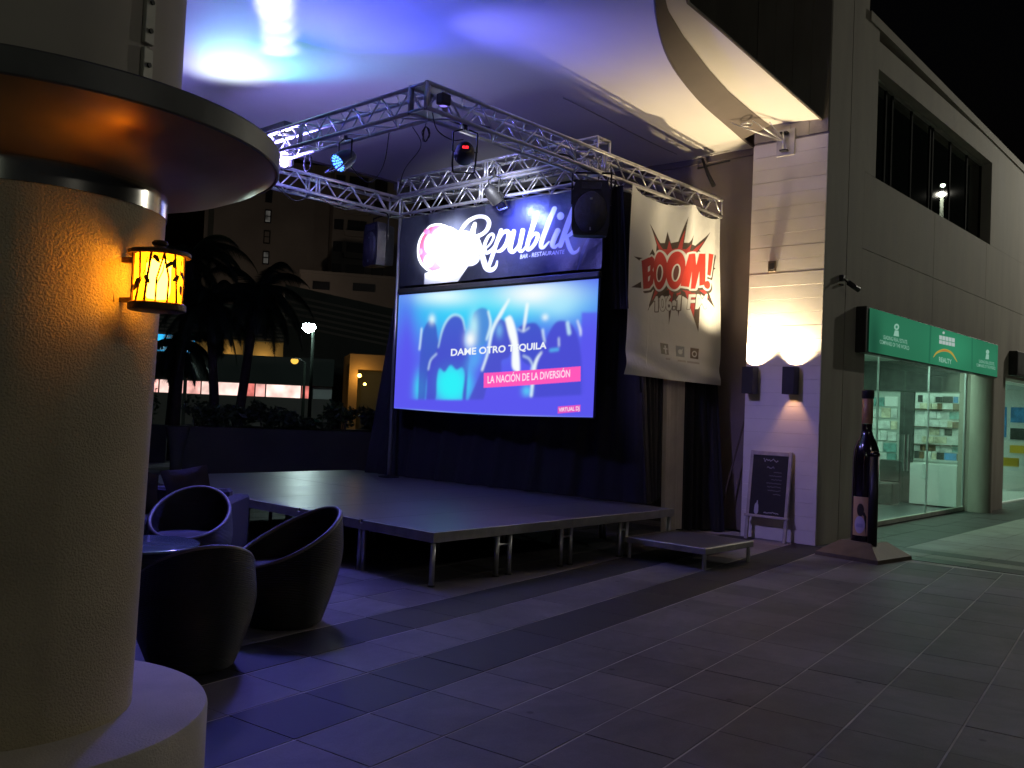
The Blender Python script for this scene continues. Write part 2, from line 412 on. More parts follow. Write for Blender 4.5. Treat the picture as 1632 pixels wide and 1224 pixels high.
_gl = {}
def glyphs(txt, bold):
    k = (txt, bold)
    if k in _gl: return _gl[k]
    cu = bpy.data.curves.new('lettering', 'FONT'); cu.body = txt; cu.offset = bold; cu.resolution_u = 4
    ob = bpy.data.objects.new('lettering', cu); COL.objects.link(ob)
    bpy.context.view_layer.update()
    me = ob.evaluated_get(bpy.context.evaluated_depsgraph_get()).to_mesh()
    me.calc_loop_triangles()
    V = np.array([v.co[:2] for v in me.vertices]); T = [V[list(t.vertices)] for t in me.loop_triangles]
    wd = V[:, 0].max(); ob.to_mesh_clear()
    bpy.data.objects.remove(ob); bpy.data.curves.remove(cu)
    _gl[k] = (T, wd); return _gl[k]

def print_mesh(name, cv, fn, mat, parent=None, **kw):
    u, v = np.meshgrid(np.linspace(0, 1, cv.w), np.linspace(0, 1, cv.h))
    P = np.stack(fn(u, v), -1).reshape(-1, 3)
    idx = np.arange(cv.w * cv.h).reshape(cv.h, cv.w)
    q = np.stack([idx[:-1, :-1], idx[:-1, 1:], idx[1:, 1:], idx[1:, :-1]], -1).reshape(-1, 4)
    me = bpy.data.meshes.new(name)
    me.vertices.add(len(P)); me.vertices.foreach_set('co', P.ravel())
    me.loops.add(q.size); me.loops.foreach_set('vertex_index', q.ravel().astype(np.int32))
    me.polygons.add(len(q)); me.polygons.foreach_set('loop_start', np.arange(0, q.size, 4, dtype=np.int32))
    me.update(calc_edges=True); me.validate()
    me.polygons.foreach_set('use_smooth', [True] * len(me.polygons))
    at = me.color_attributes.new('print', 'FLOAT_COLOR', 'POINT')
    at.data.foreach_set('color', np.concatenate([np.clip(cv.a, 0, 8).reshape(-1, 3), np.ones((cv.w * cv.h, 1))], 1).ravel().astype(np.float32))
    me.materials.append(mat)
    return link(name, me, parent, **kw)

def bgp(l, d, z):          # street frame: metres to the side, away from the viewer and up
    return Vector((CAM.x + .842 * l + .539 * d, CAM.y - .539 * l + .842 * d, z))
BGROT = math.atan2(-.539, .842)

# ================================================================== SETTING: ground and paving
MB().box(-150, 150, -150, 200, -.4, -.03).build('ground', 'ground', kind='structure')
MB().box(bgp(-60, 0, 0).x, 90, 19.5, 31, -.03, -.022).build('street', 'asphalt', kind='structure')

bed = MB().box(-9, 6.2, -9.5, 14.5, -.03, -.003).build('paving', 'mortar', kind='structure')
def slab_mesh(mat):
    h = TS / 2 - .002; h2 = TS / 2 - .0055; c = .002
    vs = [(sx * (h - c), sy * (h2 - c), 0) for sx, sy in ((-1, -1), (1, -1), (1, 1), (-1, 1))] + \
         [(sx * h, sy * h2, -c) for sx, sy in ((-1, -1), (1, -1), (1, 1), (-1, 1))] + \
         [(sx * h, sy * h2, -.02) for sx, sy in ((-1, -1), (1, -1), (1, 1), (-1, 1))]
    fs = [(0, 1, 2, 3)]
    for a in (0, 4):
        for k in range(4): fs.append((a + 4 + k, a + 4 + (k + 1) % 4, a + (k + 1) % 4, a + k))
    return vs, fs
cells = []
for i in range(-26, 16):
    for j in range(-20, 26):
        p = FS * (S0 + (i + .5) * TS) + FT * (T0 + (j + .5) * TS)
        if not (-8.7 < p.x < 5.78 and -9.2 < p.y < 14.2): continue
        dark = j in (-1, -3)
        v = p - CAM; d = v.dot(CF)
        inview = d > .5 and abs(v.dot(CR) / d) < .60 and abs(v.dot(CU) / d) < .46
        hidden = (p.x > .6 and p.y > .5) or (p.x < -3.0 and (p - Vector((-4.245, -2.29, 0))).length < .9)
        cells.append(((d if inview and not hidden else 100 + d), p, dark))
cells.sort(key=lambda c: c[0])
vs, fs = slab_mesh(None)
sm = {}
for dk in (False, True):
    mb = MB(); mb.add(vs, fs); sm[dk] = mb.mesh('paving_slab', 'tile_dark' if dk else 'tile_light')
for d, p, dk in cells[:300]:
    o = link('paving_slab', sm[dk], bed); o.location = (p.x, p.y, random.uniform(-.0012, .0012))
    o.rotation_euler = (random.uniform(-.0015, .0015), random.uniform(-.0015, .0015), FA + random.uniform(-.002, .002))
for dk in (False, True):
    mb = MB()
    for d, p, dd in cells[300:]:
        if dd != dk: continue
        rot = Matrix.Rotation(FA, 3, 'Z'); z = random.uniform(-.001, .001)
        mb.add([rot @ Vector(v) + Vector((p.x, p.y, z)) for v in vs], fs)
    mb.build('dark_slabs' if dk else 'light_slabs', 'tile_dark' if dk else 'tile_light', bed, kind='stuff')

# walkway in front of the shops: crossing bands and a border strip along the shop front
M['walk_light'] = tile_mat('walkway_light', (.30, .29, .26), .18, .5, 0, size=.6)
M['walk_dark'] = tile_mat('walkway_dark', (.075, .08, .078), .2, .45, 0, size=.6)
walk = MB().box(5.80, 40, -14, -.5, -.03, -.008).build('walkway', 'mortar', kind='structure')
def walk_rows(x0, x1, y0, y1, mat, sx, sy):
    mb = MB(); nx = max(1, round((x1 - x0) / sx)); ny = max(1, round((y1 - y0) / sy))
    for i in range(nx):
        for j in range(ny):
            a = x0 + (x1 - x0) * i / nx; b = x0 + (x1 - x0) * (i + 1) / nx; c = y0 + (y1 - y0) * j / ny; d = y0 + (y1 - y0) * (j + 1) / ny
            mb.box(a + .003, b - .003, c + .003, d - .003, -.02, random.uniform(.001, .003))
    return mb
walk_rows(5.80, 6.15, -13, -.95, 'walk_dark', .35, .6).build('dark_slabs', 'walk_dark', walk, kind='stuff')
walk_rows(6.15, 6.50, -13, -.95, 'walk_light', .35, .6).build('light_slabs', 'walk_light', walk, kind='stuff')
walk_rows(6.50, 6.85, -13, -.95, 'walk_dark', .35, .6).build('dark_slabs', 'walk_dark', walk, kind='stuff')
walk_rows(6.85, 30, -1.72, -.62, 'walk_dark', .6, .55).build('dark_slabs', 'walk_dark', walk, kind='stuff')
walk_rows(6.85, 30, -13, -1.72, 'walk_light', .6, .6).build('light_slabs', 'walk_light', walk, kind='stuff')

# ================================================================== COLUMN with bronze canopy disc
AX = (-4.245, -2.29)
col = thing('round_column', 'thick round stucco column with flared bronze disc top and low plinth', 'column', (*AX, 0))
def smooth_lathe(name, prof, mat, parent, n=96):
    o = MB().lathe(prof, n).build(name, mat, parent); return auto_smooth(o, 35)
smooth_lathe('plinth', [(0, 0), (.714, 0), (.714, .425), (.708, .438), (.695, .444), (0, .444)], 'plinth', col)
smooth_lathe('shaft', [(.442, .44), (.448, .8), (.458, 1.4), (.468, 1.9), (.473, 2.262), (.40, 2.262)], 'stucco', col)
smooth_lathe('steel_band', [(.40, 2.262), (.478, 2.262), (.478, 2.345), (.40, 2.345)], 'steel', col)
smooth_lathe('canopy_disc', [(.47, 2.345), (.52, 2.352), (.62, 2.372), (.74, 2.405), (.82, 2.44), (.872, 2.475)], 'copper', col)
smooth_lathe('canopy_rim', [(.872, 2.47), (.880, 2.47), (.884, 2.475), (.884, 2.548), (.878, 2.555), (.80, 2.575), (.50, 2.60)], 'bronze_rim', col)
smooth_lathe('fabric_cover', [(.505, 2.58), (.505, 2.8), (.508, 3.2), (.515, 4.0), (.53, 4.8), (.6, 5.4), (.8, 5.72)], 'fabric_shaft', col)
# bolted batten on the fabric cover
ang = R(-68)
bt = thing('bolted_batten', 'bolted metal batten strip on the fabric above the bronze disc', 'batten', (*AX, 0), ang)
for z0, z1 in ((2.615, 2.80), (2.815, 3.02), (3.035, 3.25)):
    p = MB().box(.508, .524, -.022, .022, z0, z1, .002).build('batten_plate', 'alu_dull', bt)
    for zz in (z0 + .045, z1 - .06):
        MB().add([(.525 + (.006 if k2 else 0), .009 * math.cos(k * PI / 4), zz + .009 * math.sin(k * PI / 4)) for k2 in (0, 1) for k in range(8)],
                 [tuple(range(8, 16))] + [(k, (k + 1) % 8, 8 + (k + 1) % 8, 8 + k) for k in range(8)]).build('bolt', 'black_metal', p)

# ------------------------------------------------------------------ lantern
la = R(-68.9)
lc = Vector((AX[0] + .625 * math.cos(la), AX[1] + .625 * math.sin(la), 1.885))
lan = thing('wall_lantern', 'lit amber wall lantern with twig pattern on the round column', 'lantern', lc, la)
LR = .082
smooth_lathe('base_ring', [(0, -.004), (.088, -.004), (.094, 0), (.094, .020), (.088, .024), (.06, .024)], 'iron', lan, 40)
smooth_lathe('lid', [(.100, .183), (.103, .186), (.103, .196), (.096, .200), (.05, .209), (.02, .212), (.018, .218), (.026, .224), (.027, .230), (.02, .237), (0, .239)], 'iron', lan, 40)
smooth_lathe('glass', [(LR - .006, .022), (LR - .006, .186)], amber_glass('amber_glass'), lan, 40)
bulb_m = emis('lantern_bulb', (1, .52, .06), 90)
smooth_lathe('bulb', [(0, .035), (.034, .04), (.040, .06), (.040, .155), (.03, .17), (0, .172)], bulb_m, lan, 20)
plate = MB().box(-.172, -.158, -.042, .042, .02, .19, .006).build('back_plate', 'iron', lan)
MB().box(-.16, -.08, -.012, .012, .028, .044).build('arm', 'iron', lan); MB().box(-.16, -.08, -.012, .012, .165, .183).build('arm', 'iron', lan)
def oncyl(a, z): return (LR * math.cos(a), LR * math.sin(a), z)
rnd = random.Random(3)
for k in range(14):
    a0 = 2 * PI * k / 14; a1 = a0 + rnd.uniform(-.35, .35); am = (a0 + a1) / 2 + rnd.uniform(-.15, .15)
    MB().tube([oncyl(a0, .02), oncyl(am, .10), oncyl(a1, .187)], rnd.uniform(.0032, .0048), 5).build('twig', 'iron', lan)
    if k % 2 == 0:
        MB().tube([oncyl(am, .08), oncyl(am + .22, .125), oncyl(am + .30, .17)], .0019, 5).build('twig', 'iron', lan)
for k in range(16):
    a = rnd.uniform(0, 2 * PI); z = rnd.uniform(.045, .165); t = rnd.uniform(-.8, .8)
    pts = []
    for u in range(10):
        th = 2 * PI * u / 10; x = .017 * math.cos(th); y = .0075 * math.sin(th) * (1 + .3 * math.cos(th))
        pts.append((a + (x * math.sin(t) + y * math.cos(t)) / LR, z + x * math.cos(t) - y * math.sin(t)))
    vs_ = [((LR + e) * math.cos(p[0]), (LR + e) * math.sin(p[0]), p[1]) for e in (.001, .003) for p in pts]
    MB().add(vs_, [tuple(range(9, -1, -1)), tuple(range(10, 20))] + [(u, (u + 1) % 10, 10 + (u + 1) % 10, 10 + u) for u in range(10)]).build('leaf', 'iron', lan)

# ================================================================== STAGE
stage = thing('stage_platform', 'wide low modular stage platform on metal legs', 'stage', (0, 0, 0))
SZ = .483
for i in range(2):
    for j in range(6):
        x0 = i * 1.97; y0 = j * 1.03
        d = MB().box(x0 + (.0285 if i == 0 else .002), x0 + (1.9415 if i == 1 else 1.968), y0 + (.0285 if j == 0 else .002), y0 + (1.0015 if j == 5 else 1.028), SZ - .03, SZ, .002).build('deck_panel', 'deck', stage)
        for (a, b, c, e, out) in ((x0 + .002, x0 + 1.968, y0 + .002, y0 + .028, j == 0), (x0 + .002, x0 + 1.968, y0 + 1.002, y0 + 1.028, j == 5),
                                  (x0 + .002, x0 + .028, y0 + .0285, y0 + 1.0015, i == 0), (x0 + 1.942, x0 + 1.968, y0 + .0285, y0 + 1.0015, i == 1)):
            MB().box(a, b, c, e, SZ - .092, SZ - .0015 if out else SZ - .031, .002).build('edge_profile', 'alu_dull', d)
leg_me = MB().tube([(0, 0, 0), (0, 0, SZ - .09)], .024, 8).mesh('leg', 'alu', True)
foot_me = MB().lathe([(.034, 0), (.034, .012), (.026, .016)], 10).mesh('foot', 'black_plastic')
for yy in (.035, 1.0, 1.06, 2.03, 2.09, 3.06, 3.12, 4.1, 5.12, 6.14):
    for xx in ((.03, .86, 1.04, 1.83, 1.99, 2.87, 3.0, 3.88) if yy < .5 else (.03, 1.0, 1.94, 2.0, 2.95, 3.9)):
        lg = link('leg', leg_me, stage); lg.location = (xx, yy, 0)
        if yy < .5:
            f = link('foot', foot_me, lg)
for xx in (.95, 1.91, 2.935):
    MB().tube([(xx - .08, .035, .30), (xx + .08, .035, .30)], .011, 6).build('leg_clamp', 'alu', stage)
# shade skirt is absent; low riser used as a step
ris = thing('stage_step', 'small low carpeted step platform beside the stage corner', 'step', (2.9, -1.04, 0))
MB().box(.03, 1.02, .03, 1.0, .215, .232, .003).build('top_panel', 'deck', ris)
for a, b, c, e in ((0, 1.05, 0, .03), (0, 1.05, 1.0, 1.03), (0, .03, .0305, .9995), (1.02, 1.05, .0305, .9995)):
    MB().box(a, b, c, e, .165, .230, .004).build('edge_profile', 'alu_dull', ris)
for a, b in ((.035, .035), (1.0, .035), (.035, .98), (1.0, .98)):
    MB().tube([(a, b, 0), (a, b, .18)], .022, 8).build('leg', 'alu', ris)

# ================================================================== TRUSSES
def truss(label, p0, p1, w, h, n, loc_z):
    """square box truss from p0 to p1 (xy), section w x h, n bays; the corner p0 is its outer lower edge"""
    L = math.hypot(p1[0] - p0[0], p1[1] - p0[1]); a = math.atan2(p1[1] - p0[1], p1[0] - p0[0])
    t = thing('stage_truss', label, 'truss', (p0[0], p0[1], loc_z), a, 'lighting trusses above the stage')
    ch = MB().tube([(0, 0, 0), (L, 0, 0)], .0245, 8).mesh('chord', 'truss', True)
    for y in (0, w):
        for z in (0, h):
            o = link('chord', ch, t); o.location = (0, y, z)
    bay = L / n
    up = MB().tube([(0, 0, 0), (bay, 0, h)], .0105, 6).mesh('brace', 'truss', True)
    dn = MB().tube([(0, 0, h), (bay, 0, 0)], .0105, 6).mesh('brace', 'truss', True)
    fl = MB().tube([(0, 0, 0), (bay, w, 0)], .0105, 6).mesh('brace', 'truss', True)
    fr = MB().tube([(0, w, 0), (bay, 0, 0)], .0105, 6).mesh('brace', 'truss', True)
    for i in range(n):
        for y in (0, w):
            o = link('brace', up if (i + (y > 0)) % 2 == 0 else dn, t); o.location = (i * bay, y, 0)
        for z in (0, h):
            o = link('brace', fl if i % 2 == 0 else fr, t); o.location = (i * bay, 0, z)
    ps = MB().tube([(0, 0, 0), (0, 0, h)], .016, 6).mesh('upright', 'truss', True)
    rl = MB().tube([(0, 0, 0), (0, w, 0)], .016, 6).mesh('cross_bar', 'truss', True)
    for x in [0, L] + ([L * .5, L * .5 + .05] if L > 3 else []):
        for y in (0, w):
            o = link('upright', ps, t); o.location = (x, y, 0)
        for z in (0, h):
            o = link('cross_bar', rl, t); o.location = (x, 0, z)
    return t
TZ = 4.50
truss('long front truss carrying the white banner, ending at the wall', (.33, .72), (6.08, .72), .25, .25, 24, TZ)
truss('truss between the nearest corner and the blue lamp', (.60, .985), (.60, 4.70), .25, .25, 16, TZ)
truss('truss running back beside the dark tower to the far corner', (.35, 4.72), (3.42, 4.72), .25, .25, 13, TZ)
truss('back truss directly above the dark script banner', (3.68, .985), (3.68, 4.97), .25, .25, 17, TZ)
truss('second truss stacked on top of the back truss', (3.68, .985), (3.68, 4.80), .25, .245, 17, TZ + .30)
crn = thing('truss_corner', 'square corner block where the two nearest trusses meet', 'truss corner', (.345, .735, TZ))
for x in (0, .24):
    for y in (0, .235): MB().tube([(x, y, -.02), (x, y, .27)], .03, 8).build('post', 'alu_dull', crn, True)
for z in (0, .25):
    MB().box(-.02, .26, -.02, .255, z - .004, z + .004).build('corner_plate', 'alu_dull', crn)
# pole under the far corner
pole = thing('support_pole', 'thin upright pole at the far corner of the truss', 'pole', (3.52, 4.82, SZ))
MB().tube([(0, 0, 0), (0, 0, TZ - SZ - .03)], .028, 8).build('tube', 'alu', pole, True)
MB().lathe([(.16, 0), (.16, .012), (.04, .03)], 16).build('base_plate', 'black_metal', pole)

# ================================================================== DRAPES, BANNERS, SCREEN
def drape(name, label, top, bot, mat, zt, zb, folds, amp, nu=120, nv=16, cat='drape', seed=0):
    def path(P, u):
        n = len(P) - 1; k = min(int(u * n), n - 1); t = u * n - k; a, b = Vector(P[k]), Vector(P[k + 1]); d = (b - a).normalized()
        return a.lerp(b, t), Vector((-d.y, d.x))
    rr = random.Random(seed); ph = [rr.uniform(0, 6) for _ in range(4)]
    def fn(u, v):
        a, n1 = path(top, u); b, n2 = path(bot, u)
        p = a.lerp(b, v); nn = n1.lerp(n2, v)
        off = amp * (.4 + .6 * v) * (math.sin(u * folds * 2 * PI + ph[0]) + .5 * math.sin(u * folds * 3.3 * PI + ph[1] + v) + .3 * math.sin(u * folds * 5.1 * PI + ph[2]))
        z0 = zt(u) if callable(zt) else zt; z1 = zb(u) if callable(zb) else zb
        return (p.x + nn.x * off, p.y + nn.y * off, z0 + (z1 - z0) * v)
    return MB().grid(fn, nu, nv).build(name, mat, None, True, label=label, cat=cat)
drape('backdrop_drape', 'tall black backdrop drape behind the projection screen', [(3.78, 4.90), (3.78, .98), (4.86, .86)],
      [(3.72, 5.62), (3.80, 3.0), (4.05, .45), (4.86, .86)], 'drape', 4.47, SZ + .004, 14, .03, 200, 20)
drape('side_drape', 'narrow black drape hanging at the wall beside the white cloth strip', [(5.36, .88), (6.08, .90)], [(5.40, .90), (5.72, .78), (5.95, .42)],
      'drape', 4.45, .01, 4, .035, 60, 16, seed=4)
drape('cloth_strip', 'narrow pale cloth strip hanging below the white banner', [(4.84, .84), (5.38, .84)], [(4.98, .84), (5.44, .82)],
      'white_drape', 4.44, lambda u: .02 + .02 * u, 2.2, .02, 40, 24, seed=9)
drape('rolled_drape', 'black drape tied back next to the hanging loudspeaker', [(3.62, .90), (3.62, .70)], [(3.66, .86), (3.70, .60)], 'drape', 4.44, 2.9, 3, .03, 30, 10, seed=2)

# --- Republik banner
HR = [0.00075886, 3.436e-05, -0.01204635, -0.00017085, -0.00183327, 1.36796162, 0.00014239, 1.03e-05, 1.0]
cv = Canvas(560, 170, (.020, .022, .034), HR)
cv.soft((1300, 300), 500, 300, (.035, .04, .10), .8)
cv.stroke([(1560, 200), (1530, 330), (1480, 450), (1430, 620)], [4, 10, 14, 3], (.10, .11, .22), .8)
WHT = (.80, .82, .80)
ring = Canvas.ellpts((300, 445), 175, 208, -.12)
cv.poly(ring, WHT); cv.poly(Canvas.ellpts((302, 445), 160, 194, -.12), (.30, .05, .10))
for c, rx, ry, colr in (((230, 400), 50, 80, (.50, .26, .33)), ((360, 340), 110, 80, (.70, .60, .64)), ((220, 540), 36, 50, (.55, .30, .36)), ((400, 500), 130, 110, (.80, .76, .76)), ((520, 420), 130, 120, (.80, .80, .80)), ((560, 520), 80, 60, (.78, .80, .80)), ((200, 300), 30, 22, (.60, .15, .32)), ((155, 465), 18, 26, (.62, .14, .34))):  # big pale ovals put into the print so the beam's glare burns out white
    cv.ell(c, rx, ry, colr)
cv.stroke([(250, 330), (300, 270)], 6, (.2, .1, .1)); cv.stroke([(190, 405), (215, 380)], 5, (.3, .1, .15))
cv.poly([(190, 640), (320, 600), (470, 600), (560, 560), (430, 735), (185, 735)], WHT, .8)
cv.stroke([(470, 640), (520, 560), (560, 420), (600, 240)], [10, 24, 26, 14], WHT)
cv.stroke([(470, 320), (520, 245), (560, 205), (620, 180), (680, 185), (706, 225), (690, 285), (650, 325), (595, 350)], [8, 14, 16, 15, 14, 15, 14, 12], WHT)
cv.stroke([(600, 345), (640, 425), (668, 520), (700, 595), (735, 612), (768, 585), (780, 540)], [14, 18, 22, 24, 18, 10, 5], WHT)
cv.stroke([(668, 455), (715, 405), (742, 345), (728, 318), (698, 345), (674, 415), (690, 472), (728, 455), (770, 400)], [6, 8, 10, 10, 13, 14, 14, 9], WHT)
cv.stroke([(803, 292), (772, 390), (742, 500), (716, 590)], [18, 17, 15, 12], WHT)
cv.stroke([(775, 400), (815, 320), (850, 298), (872, 320), (852, 395), (812, 450), (780, 462)], [8, 12, 17, 18, 16, 14, 9], WHT)
cv.stroke([(915, 300), (888, 390), (878, 448), (905, 462), (950, 400), (985, 295)], [17, 18, 18, 13, 9, 16], WHT)
cv.stroke([(988, 292), (962, 390), (950, 442), (975, 458), (1015, 415)], [17, 18, 17, 11, 7], WHT)
cv.stroke([(1102, 155), (1064, 280), (1022, 415), (1040, 446), (1088, 405), (1118, 338), (1090, 318), (1052, 360)], [20, 20, 19, 14, 16, 18, 12, 7], WHT)
cv.stroke([(1242, 115), (1194, 260), (1146, 405), (1162, 434), (1210, 385)], [20, 20, 19, 12, 6], WHT)
cv.stroke([(1275, 292), (1234, 400), (1250, 428), (1290, 390)], [19, 19, 13, 6], WHT); cv.ell((1294, 176), 27, 32, WHT)
cv.stroke([(1388, 115), (1344, 250), (1292, 415)], [18, 21, 19], WHT)
cv.stroke([(1312, 360), (1370, 320), (1412, 275)], [10, 15, 19], WHT)
cv.stroke([(1335, 335), (1362, 420), (1395, 470), (1430, 462), (1448, 428)], [15, 18, 17, 12, 4], WHT)
cv.text('BAR - RESTAURANTE', (955, 520), (1325, 480), (2, -33), (.62, .64, .66), shear=.1)
def repf(u, v):
    Y = 4.72 - 3.82 * u; Z = 3.40 + 1.04 * v
    fall = .02 * np.sin(u * 17 + v * 3) + .012 * np.sin(u * 31 - v * 7) + .05 * np.exp(-((u - .17) / .03) ** 2) * v ** 3 - .03 * np.abs(np.sin(u * 6.5 * PI)) * v ** 4
    return 3.47 - fall * .8, Y, Z + .02 * np.abs(np.sin(u * 6.5 * PI)) * (v - .5) * .5
print_mesh('script_banner', cv, repf, printed('vinyl_print', .38), label='dark bar banner reading Republik in white script', cat='banner')

# --- projection screen
HS = [0.00070064, 3.171e-05, 0.08938352, 4.631e-05, -0.00100279, 0.99255477, 0.0001305, 9.44e-06, 1.0]
BL = (.105, .095, .86); CY = (.03, .88, .95); LB = (.22, .26, .92); DB = (.070, .075, .62); WH = (1, 1, 1)
cv = Canvas(460, 230, BL, HS)
cv.soft((330, 90), 520, 330, (.03, .62, .95), .95); cv.soft((900, 60), 700, 180, (.05, .80, .97), .9)
cv.soft((260, 10), 260, 80, (.75, 1, 1), .95); cv.soft((1050, -10), 330, 110, (.95, 1, 1), 1); cv.soft((1260, 80), 160, 120, (.45, .85, 1), .7)
cv.soft((330, 760), 170, 190, CY, 1, 0, 4); cv.soft((60, 800), 60, 130, CY, .9)
def sp_(p): return [tuple(q) for q in Canvas.spline(p + [p[0]], 5)]
# crowd seen against the light: heads, hair, raised arms (soft edged picture)
cv.poly(sp_([(40, 900), (55, 560), (75, 350), (110, 250), (150, 220), (190, 250), (205, 330), (215, 470), (180, 560), (120, 700), (100, 900)]), (.05, .10, .55), .88)
cv.soft((160, 210), 26, 40, (.8, 1, 1), .9); cv.stroke([(70, 290), (60, 400), (52, 470)], 7, (.75, 1, 1), .8)
cv.poly(sp_([(110, 900), (130, 620), (190, 510), (225, 360), (270, 240), (340, 175), (410, 190), (445, 280), (440, 420), (480, 530), (470, 640), (450, 900), (420, 880), (440, 690), (420, 620), (370, 640), (320, 600), (270, 660), (225, 630), (205, 720), (200, 860), (180, 900)]), (.065, .08, .60), .92)
cv.stroke([(215, 450), (250, 300), (300, 205), (360, 170), (420, 200), (445, 300)], [4, 7, 9, 9, 7, 4], (.55, .9, 1), .8)
cv.stroke([(130, 640), (150, 560), (200, 505)], 6, (.6, .8, 1), .8)
cv.poly(sp_([(500, 400), (510, 190), (550, 125), (610, 110), (650, 150), (665, 260), (640, 380), (600, 430), (540, 430)]), (.08, .26, .70), .92)
cv.soft((520, 260), 40, 110, (.55, .95, 1), .8); cv.soft((490, 380), 45, 70, (.95, 1, 1), 1); cv.stroke([(645, 140), (665, 250), (630, 380)], [8, 10, 8], (.7, .95, 1), .9)
cv.poly(sp_([(470, 900), (560, 700), (600, 590), (650, 500), (690, 330), (740, 210), (800, 240), (850, 380), (830, 520), (760, 560), (750, 660), (640, 760), (590, 900)]), (.075, .085, .60), .92)
cv.stroke([(590, 640), (640, 490), (680, 300), (760, 150), (825, 40)], [8, 9, 12, 15, 10], (.85, .98, 1), .95)
cv.poly(sp_([(790, 200), (840, 180), (880, 280), (905, 420), (920, 640), (880, 650), (850, 600), (850, 440), (820, 330)]), (.95, 1, 1), 1)
cv.soft((740, 300), 30, 60, (.2, .5, .9), .8)
cv.poly(sp_([(900, 280), (960, 250), (1060, 240), (1120, 330), (1150, 420), (1110, 500), (1040, 600), (940, 560), (905, 420)]), (.06, .085, .60), .92)
cv.stroke([(985, 80), (965, 220), (950, 310)], [14, 12, 6], (.9, 1, 1), .9); cv.stroke([(900, 290), (950, 310), (1000, 280)], 5, (.7, .9, 1), .8)
cv.soft((1140, 190), 26, 26, (.9, 1, 1), .9); cv.stroke([(1120, 300), (1130, 370), (1150, 440)], [10, 8, 8], (.7, .9, 1), .8)
cv.poly(sp_([(1010, 900), (1050, 590), (1110, 490), (1170, 330), (1240, 230), (1330, 230), (1400, 300), (1450, 500), (1455, 900)]), (.07, .075, .64), .93)
cv.stroke([(1020, 860), (1045, 640), (1070, 550), (1110, 490)], [12, 14, 12, 6], (.85, .98, 1), .95)
cv.stroke([(1335, 240), (1350, 330)], [14, 16], (.6, .9, 1), .8, False); cv.stroke([(1420, 220), (1445, 300), (1450, 350)], [5, 8, 5], (.9, 1, 1), .9); cv.stroke([(1260, 370), (1262, 440)], 5, (.8, .95, 1), .9, False)
cv.stroke([(950, 520), (1000, 545), (1030, 600), (1020, 640)], 7, (.7, .9, 1), .8); cv.soft((980, 820), 40, 45, (.1, .6, .95), .9)
cv.stroke([(1190, 475), (1250, 468)], 14, (.10, .5, .9), .8, False)
cv.soft((520, 560), 60, 120, (.10, .45, .92), .7, .4)
# picture frame edge: plain blue outside the video
for pl in ([(-400, -300), (30, -300), (30, 1300), (-400, 1300)], ): cv.soft((-60, 500), 80, 500, BL, .9)
cv.poly([(-400, 905), (600, 890), (1800, 855), (1800, 1500), (-400, 1500)], BL)
cv.poly([(1456, 150), (1900, 150), (1900, 1300), (1456, 1300)], BL, .8)
for _ in range(7):
    for ax in (0, 1): cv.a = (np.roll(cv.a, 1, ax) + 2 * cv.a + np.roll(cv.a, -1, ax)) / 4
cv.text('DAME OTRO TEQUILA', (318, 520), (1152, 458), (2, -56), (.92, .97, 1), bold=.022)
cv.poly([(605, 665), (1450, 617), (1450, 746), (603, 790)], (1, .10, .50))
cv.text('LA NACIÓN DE LA DIVERSIÓN', (634, 752), (1358, 706), (1, -62), (1, .78, .92), bold=.012)
cv.poly([(1255, 960), (1450, 950), (1448, 1008), (1253, 1020)], (.75, .09, .52))
cv.text('VIRTUAL DJ', (1264, 1006), (1440, 996), (0, -34), (1, .85, .95), bold=.01)
def scrf(u, v):
    Y = 4.71 - 3.79 * u; Z = 1.54 + 1.725 * v + .03 * (1 - v) * np.sin(PI * u) * -1
    return 3.468 - .012 * np.sin(u * 9) * (1 - v) + 0 * v, Y - .03 * (1 - v) * 0, Z
scr = thing('projection_screen', 'lit blue projection screen showing a crowd and pink caption', 'screen', (0, 0, 0))
print_mesh('picture', cv, scrf, printed('projected_picture', emit=1.0), scr)
MB().box(3.45, 3.52, .90, 4.73, 3.285, 3.36, .01).build('top_casing', 'black_plastic', scr)
MB().tube([(3.485, 4.71, 1.53), (3.485, 2.8, 1.495), (3.485, .92, 1.53)], .012, 6).build('bottom_bar', 'black_plastic', scr)
MB().box(3.480, 3.484, .90, 4.73, 1.54, 3.29).build('backing', 'drape', scr)

# --- BOOM banner
HB = [0.00091977, 3.519e-05, -0.05640655, 5.159e-05, -0.00052967, 0.83039698, -0.00014399, -2.33e-06, 1.0]
CRM = (.63, .655, .67)
cv = Canvas(300, 420, CRM, HB)
burst = [(275, 70), (400, 268), (440, 268), (463, 150), (485, 272), (535, 262), (590, 20), (572, 278), (605, 285), (662, 215), (640, 305), (690, 312), (858, 148), (730, 350), (850, 470), (930, 530), (840, 560), (810, 740), (900, 910), (735, 780), (716, 1150), (620, 830), (580, 800), (547, 1000), (525, 830), (490, 850), (455, 1085), (450, 800), (330, 830), (215, 950), (310, 740), (60, 722), (180, 650), (165, 470), (98, 422), (230, 440), (300, 335), (345, 400), (355, 290)]
cv.poly(burst, (.045, .030, .025))
cv.poly([(520 + (x - 520) * .80, 545 + (y - 545) * .76) for x, y in burst], (.36, .035, .035))
Bp = [(172, 462), (290, 408), (325, 432), (326, 500), (298, 545), (325, 592), (302, 682), (250, 728), (174, 738)]
Mp = [(612, 396), (690, 388), (700, 500), (728, 384), (788, 380), (778, 688), (722, 702), (726, 560), (690, 730), (648, 732), (656, 565), (630, 716), (560, 702)]
Xp = [(825, 375), (905, 385), (847, 602), (800, 590)]
O1 = Canvas.ellpts((383, 548), 72, 190, .06); O2 = Canvas.ellpts((517, 548), 74, 188, .06); Dt = Canvas.ellpts((803, 690), 38, 40)
letters = [Bp, O1, O2, Mp, Xp, Dt]
